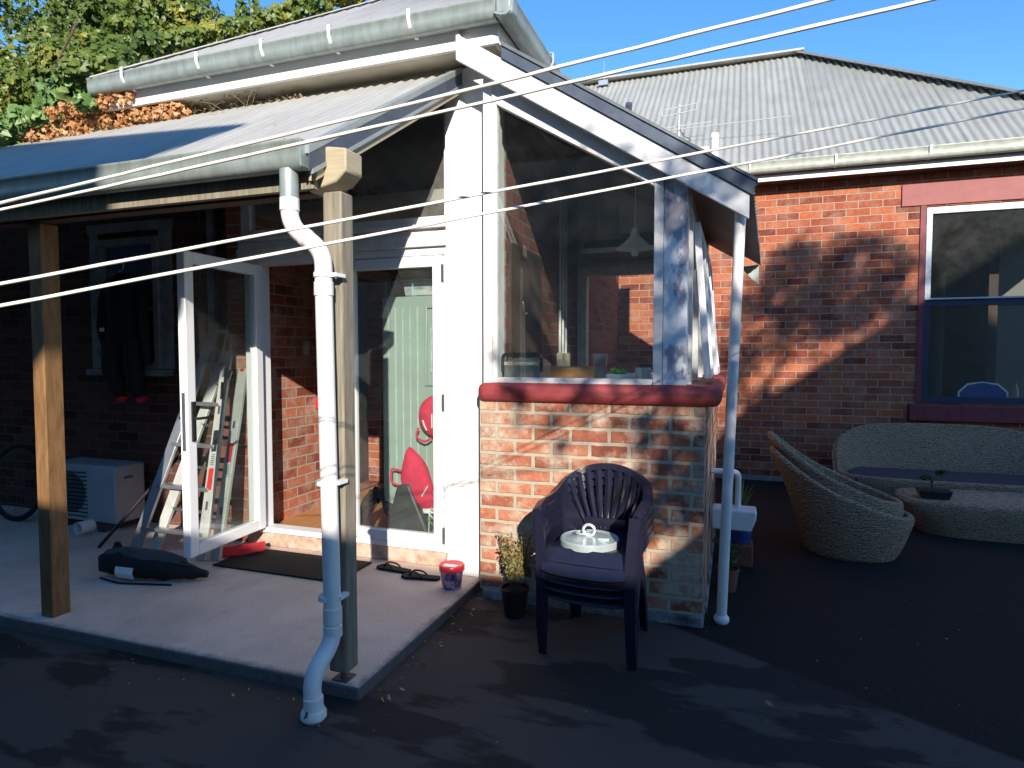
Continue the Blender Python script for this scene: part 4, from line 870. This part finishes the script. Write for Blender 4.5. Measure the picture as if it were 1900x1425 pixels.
obj('badge',text_bm('LITRES',.022,Matrix.Translation((-2.2,4.128,1.925))@Matrix.Rotation(R(90),4,'X')),rl_,fz) if False else None
obj('plinth',bxo(-2.46,-1.78,4.17,4.62,.165,.418),greyd,fz)
def tubbox(x0,x1,z0,z1,label):
    T=thing('storage_tub',((x0+x1)/2,4.3,z0),label,'storage tub','clear storage tubs on the appliance')
    bm=prism(B(),[(x0+.02,z0),(x1-.02,z0),(x1,z1),(x0,z1)],'y',4.16,4.44); obj('bin',bm,tub_g,T,bev=.01); obj('rim',bxo(x0-.02,x1+.02,4.15,4.45,z1,z1+.014),tub_g,T,bev=.004)
    obj('contents',bxo(x0+.07,x0+.19,4.20,4.36,z0+.01,z1-.02),mugm,T); return T
tubbox(-2.32,-1.80,1.973,2.085,'clear plastic tub directly on top of the grey-green appliance'); tubbox(-2.36,-1.82,2.102,2.20,'clear plastic tub stacked above the other tub on the appliance')
def clothbag(name,label,C,poly,th,seed,straps,logo):
    T=thing(name,C,label,'bag'); rnd=random.Random(seed); bm=B(); n=len(poly); cx=sum(p[0] for p in poly)/n; cz=sum(p[1] for p in poly)/n
    rings=[]
    for s,d in((1,0),(.92,.6),(.62,.95),(.3,1.05)):
        rings.append([bm.verts.new((cx+(p[0]-cx)*s+rnd.gauss(0,.003),C[1]-th*d*(1+rnd.gauss(0,.12)),cz+(p[1]-cz)*s+rnd.gauss(0,.003))) for p in poly])
    for a,b_ in zip(rings,rings[1:]):
        for k in range(n): bm.faces.new((a[k],a[(k+1)%n],b_[(k+1)%n],b_[k]))
    bm.faces.new(rings[-1]); bk_=[bm.verts.new((v.co.x,C[1]+.03,v.co.z)) for v in rings[0]]
    for k in range(n): bm.faces.new((rings[0][(k+1)%n],rings[0][k],bk_[k],bk_[(k+1)%n]))
    bm.faces.new(bk_); o_=obj('cloth_body',bm,redcloth,T,ang=80); k=o_.modifiers.new('s','SUBSURF'); k.levels=2;k.render_levels=2
    for s in straps: obj('strap',tb(s,.008,6),redcloth,T)
    if logo: obj('white_lettering',logo,mugm,T)
    return T
yy=4.085
def sc_(p): return (p[0]*.914,1.55+(p[1]-1.55)*.914)
poly=[sc_(p) for p in [(-2.36,1.10),(-2.33,1.17),(-2.25,1.23),(-2.15,1.24),(-2.06,1.22),(-2.0,1.15),(-2.0,.95),(-2.10,.86),(-2.2,.88),(-2.3,.93),(-2.35,1.0)]]
lg=B(); tube(lg,[(-2.01,yy-.075,1.03+i*.011) for i in range(10)],.005,6); tube(lg,[(-2.09,yy-.06,1.08),(-2.07,yy-.07,1.04),(-2.05,yy-.075,1.01)],.005,6)
clothbag('red_bag','red cloth bag hanging high on the appliance behind the closed glass door',(-2.0,yy,.95),poly,.06,1,[bez([(-2.14,yy-.03,1.02),(-2.16,yy-.04,.955),(-2.08,yy-.045,.92),(-2.03,yy-.04,.955)],4,.03)],lg)
poly=[sc_(p) for p in [(-2.53,.56),(-2.50,.66),(-2.46,.80),(-2.44,.83),(-2.36,.76),(-2.27,.68),(-2.24,.52),(-2.18,.36),(-2.28,.30),(-2.40,.33),(-2.46,.42),(-2.50,.50)]]
lg=B(); tube(lg,[(-2.10+i*.007,yy-.065,.535+i*.011) for i in range(8)],.005,6)
clothbag('red_bag','red cloth bag slumped low on the appliance above the clutter on the floor',(-2.15,yy,.4),poly,.055,2,[bez([(-2.28,yy-.03,.70),(-2.36,yy-.04,.72),(-2.36,yy-.04,.61),(-2.28,yy-.03,.59)],4,.03)],lg)
bm=prism(B(),[(-2.42,.17),(-2.0,.17),(-2.2,.62),(-2.30,.60)],'y',4.01,4.10); lab(obj('black_case',bm,simple('black_case_mat',(.04,.045,.04),.5),bev=.02),'dark case leaning on the floor below the lower red bag','case')
bm=tb(bez([(-2.68,4.15,.20),(-2.64,4.15,.44),(-2.50,4.18,.52),(-2.38,4.15,.30)],6,.1),.06,12); crumple(bm,.02,12,5); lab(obj('dark_jacket',bm,simple('dark_cloth',(.05,.03,.025),.9,bs=.6,bd=.02)),'crumpled dark jacket on the floor behind the closed glass door','jacket')
cl=thing('cable_pile',(-1.95,4.05,.17),'tangled pale cables and small tools on the floor by the glass door','cables')
rnd=random.Random(9)
for i in range(7):
    obj('cable',tb(bez([(-1.97+rnd.uniform(-.12,.12),4.05+rnd.uniform(-.04,.05),.2+rnd.uniform(0,.26)) for _ in range(6)],4,.02),.004,6),[mugm,green,brass,greyd][i%4],cl)
lab(obj('white_tray_box',bxo(-2.12,-1.94,4.06,4.11,.40,.44),mugm,bev=.01),'white tray under the slumped red bag','tray')

# ================= CLOTHES LINES =================
for (a,c,l) in (((-1.53,.855,1.835),(.288,1.03,2.074),'upper of the two nearer clothes line cords crossing the sky'),((-1.53,.855,1.823),(.356,1.053,2.056),'lower of the two nearer clothes line cords crossing the sky'),
              ((-1.175,.652,1.647),(1.029,2.421,2.388),'upper of the two cords running low across door and sunroom to the right'),((-1.174,.651,1.612),(1.029,2.418,2.335),'lowest clothes line cord running across door and sunroom')):
    a=Vector(a);c=Vector(c); d=c-a; a=a-d*.15; c=c+d*.15
    pts=[a.lerp(c,i/40)+Vector((0,0,-.006*math.sin(math.pi*i/40)+random.uniform(-.0006,.0006))) for i in range(41)]
    lab(obj('clothes_line',tb(pts,[random.uniform(.0029,.0034) for _ in pts],8),wire_m),l,'clothes line','clothes line cords')

# ================= VEGETATION =================
iv=thing('ivy_bush',(-6.2,4.6,0),'large flowering ivy bush climbing over the verandah and roof at the left','ivy')
cl_=[]; rnd=random.Random(11)
core=[((-6.7,4.9,4.6),(.9,.7,.8)),((-6.2,4.8,4.5),(.7,.6,.7)),((-5.6,4.7,4.35),(.45,.5,.5)),((-5.35,4.6,4.15),(.35,.45,.35)),((-6.9,4.5,3.9),(.8,.5,.6)),((-6.3,4.3,3.85),(.6,.4,.45)),((-5.7,4.3,3.95),(.45,.35,.35)),((-6.0,5.0,5.0),(.6,.5,.5)),((-7.2,5.2,5.2),(.8,.6,.7)),((-5.15,4.5,4.0),(.25,.4,.2)),((-5.6,4.4,3.75),(.5,.3,.3)),((-6.6,4.6,3.7),(.9,.3,.3)),((-5.0,4.3,3.85),(.25,.35,.22)),((-5.5,5.2,4.9),(.3,.3,.35))]
for c,r in core:
    for _ in range(26):
        d=Vector((rnd.gauss(0,1),rnd.gauss(0,1),rnd.gauss(0,1))).normalized()*rnd.uniform(.5,1); q=rnd.uniform(.14,.26)
        cl_.append(((c[0]+d.x*r[0],c[1]+d.y*r[1],c[2]+d.z*r[2]),(q,q,q),125))
for i in range(26):
    s=i/25*1.9; cl_.append(((-4.66+s-.10+rnd.gauss(0,.05),3.55+s,3.66+.7*s+.02+rnd.uniform(0,.08)),(.15,.13,.085),95))
bm=leaves(B(),cl_,.062,LEAF5,bias=sv,rnd=rnd); obj('foliage',bm,leafm,iv,smooth=False)
lo=[((-5.95,3.72,3.42),(.40,.22,.12),260),((-5.45,3.70,3.45),(.30,.2,.10),220),((-5.2,3.75,3.62),(.22,.18,.12),170),((-6.6,3.7,3.35),(.45,.3,.12),240),((-4.95,3.62,3.62),(.16,.12,.12),110),((-5.0,3.8,3.8),(.25,.15,.15),150),((-4.68,3.55,3.46),(.10,.08,.06),40)]
bm=leaves(B(),lo,.085,LEAF5,bias=sv,rnd=rnd); obj('pale_leaves',bm,leafp,iv,smooth=False)
st=B()
for x in(-6.6,-6.0,-5.5): tube(st,[(x,4.8,0),(x+.1,4.7,2),(x+.25,4.6,3.2),(x+.2,4.6,4.4)],[.06,.05,.04,.02],8)
tube(st,bez([(-5.9,4.2,4.3),(-5.6,3.95,4.0),(-5.4,3.9,3.6)],4,.1),.012,6); tube(st,bez([(-5.2,3.9,4.3),(-5.45,3.85,3.9),(-5.3,3.8,3.55)],4,.1),.01,6)
obj('stem',st,bark,iv)
for x,y,z,h in((-5.35,5.0,4.45,.95),(-4.92,5.0,4.60,.65),(-4.5,5.0,4.62,.5),(-4.35,5.0,4.7,.35),(-3.95,5.1,4.75,.2)):
    cc=[((x+.02*math.sin(i*2.1)+.00,y,z+h*i/9),(.075*(1-i/12),.05,.07),16) for i in range(10)]; obj('shoot',leaves(B(),cc,.055,LEAFO,bias=sv,rnd=rnd),leafm,iv,smooth=False)
di=thing('dead_ivy',(-4.8,3.8,3.35),'dry orange ivy leaves and twigs lying along the top of the verandah roof','dead ivy')
cc=[]
for i in range(50):
    x=-5.6+i*.034+rnd.gauss(0,.02); y=3.76+rnd.uniform(-.05,.05); cc.append(((x,y,VZ(y)+.05),(.08,.11,.10*(1.1 if x<-4.6 else .65)),66))
for i in range(20): cc.append(((-5.15+i*.045,3.60+rnd.uniform(-.03,.03),3.44+rnd.uniform(-.03,.04)),(.05,.03,.035),16))
obj('leaf_drift',leaves(B(),cc,.042,LEAF5,bias=sv,rnd=rnd),leafd,di,smooth=False)
cc=[((x,3.78,VZ(3.78)+.08),(.09,.06,.07),55) for x in(-3.85,-3.70,-3.5,-3.36)]+[((-3.2+i*.05,3.78,VZ(3.78)+.02),(.04,.03,.015),8) for i in range(7)]
tw=leafmat('dry_twig_leaf',(.20,.14,.08),(.32,.25,.14),(.42,.33,.2),8)
for c_ in cc: obj('dry_tuft',leaves(B(),[c_],.03,LEAFO,bias=sv,rnd=rnd),tw,di,smooth=False)
st=B()
for i in range(40):
    x=rnd.uniform(-5.1,-3.1); y=rnd.uniform(3.62,3.86); p=Vector((x,y,VZ(y)+.02)); q=p+Vector((rnd.uniform(-.16,.16),rnd.uniform(-.05,.03),rnd.uniform(.0,.12))); tube(st,[p,(p+q)/2+Vector((0,0,.02)),q],.002,4)
lab(obj('twigs',st,tw,di),kind='stuff')
# fallen leaves and grit on the asphalt
ll_=B(); 
for i in range(90):
    t=rnd.random()
    if t<.55: p=(-1.565+rnd.uniform(.01,.16),2.35+rnd.uniform(0,1.4))
    elif t<.8: p=(rnd.uniform(-4,-1.6),2.36-rnd.uniform(.01,.15))
    else: p=(rnd.uniform(-3.0,1.5),rnd.uniform(1.4,4.4))
    leaves(ll_,[((p[0],p[1],.012),(.004,.004,.002),1)],rnd.choice((.01,.014,.02,.032)),LEAFO,bias=(0,0,3),rnd=rnd)
lab(obj('fallen_leaves',ll_,leafd,smooth=False),'scattered brown fallen leaves on the dark asphalt along the slab edge','leaves',kind='stuff')
gt_=B()
for i in range(110):
    x=rnd.uniform(-3.2,2.2); y=rnd.uniform(1.2,4.6)
    if x<-1.57 and y>2.38: continue
    s=rnd.uniform(.0012,.0038); box(gt_,x-s,x+s,y-s,y+s,0,s*1.5)
lab(obj('grit',gt_,simple('grit_pale',(.26,.21,.16),.8)),'pale grit scattered over the asphalt','grit',kind='stuff')
bm=leaves(B(),[((-1.50+rnd.gauss(0,.02),2.6+i*.12,.01),(.03,.04,.015),10) for i in range(5)],.010,LEAFO,bias=(0,0,1),rnd=rnd); lab(obj('weeds',bm,leafm,smooth=False),'tiny weeds in the joint beside the slab','weeds',kind='stuff')

# ================= WHAT CASTS THE SHADE (behind the camera) =================
n1=thing('neighbour_house',(-5,-6,0),'rendered neighbouring house behind the viewer with a low wing','house')
obj('tall_wall',bxo(-14,-.30,-10,-5,0,5.6),stucco,n1); bm=B(); 
prism(bm,[(-10.5,5.45),(.52,5.42),(.60,5.80),(1.1,6.45),(1.08,6.52),(-3.5,7.6),(-10.5,7.6)],'y',-10.4,-4.95); obj('tall_roof',bm,tiles,n1)
obj('low_wing',bxo(-.29,3.84,-9,-5.05,0,3.96),stucco,n1); obj('low_roof',prism(B(),[(-5.0,3.95),(-5.0,4.05),(-9,4.9),(-9,4.8)],'x',-.28,3.45),tiles,n1)
n2=thing('neighbour_gable_house',(9,-6,0),'dark tiled gable house behind the viewer on the right','house')
obj('wall',prism(B(),[(3.8,0),(16,0),(16,3.92),(9.45,8.82),(6.65,6.79),(3.8,4.14)],'y',-11,-5.1),stucco,n2)
obj('roof',prism(B(),[(3.5,3.80),(6.65,6.72),(9.45,8.76),(16.3,3.86),(16.3,4.02),(9.45,8.94),(6.6,6.90),(3.45,3.98)],'y',-11.3,-5.0),tiles,n2)
tr_=thing('garden_tree',(5.4,-4.2,0),'loose leafed garden tree behind the viewer that dapples the walls','tree')
tb_=B(); tube(tb_,[(5.2,-3.9,0),(5.3,-3.9,2.5),(5.1,-3.9,4.2)],[.18,.15,.12],10)
for q in((3.4,-4.2,5.6),(4.3,-4,6.6),(6.6,-4,7.4),(8,-4,8.0)): tube(tb_,[(5.1,-3.9,4.0),((5.1+q[0])/2,-3.95,(4.2+q[2])/2),q],[.09,.06,.02],7)
obj('trunk',tb_,bark,tr_)
rnd=random.Random(21); cc=[]
for cx_,cz_,rx,rz,k,dn_ in((3.75,5.95,.75,.75,44,34),(3.3,5.4,.45,.45,12,26),(4.15,5.0,.45,.45,24,34),(4.8,6.4,.8,.8,18,26),(7.55,8.35,.95,.50,60,44),(6.95,8.0,.55,.55,26,40),(5.9,7.0,.8,.7,14,24),(3.85,4.72,.28,.30,14,34),(6.6,7.3,.4,.5,14,34)):
    for _ in range(k):
        a=rnd.uniform(0,6.28); q=rnd.random()**.5; s=rnd.uniform(.14,.28); dy_=rnd.gauss(0,.35); cc.append(((cx_-.29+.478*-dy_+q*rx*math.cos(a),-4.4+dy_,cz_-.27+.447*-dy_+q*rz*math.sin(a)),(s,s,s),dn_))
obj('crown',leaves(B(),cc,.11,LEAFO,rnd=rnd),leaft,tr_,smooth=False)
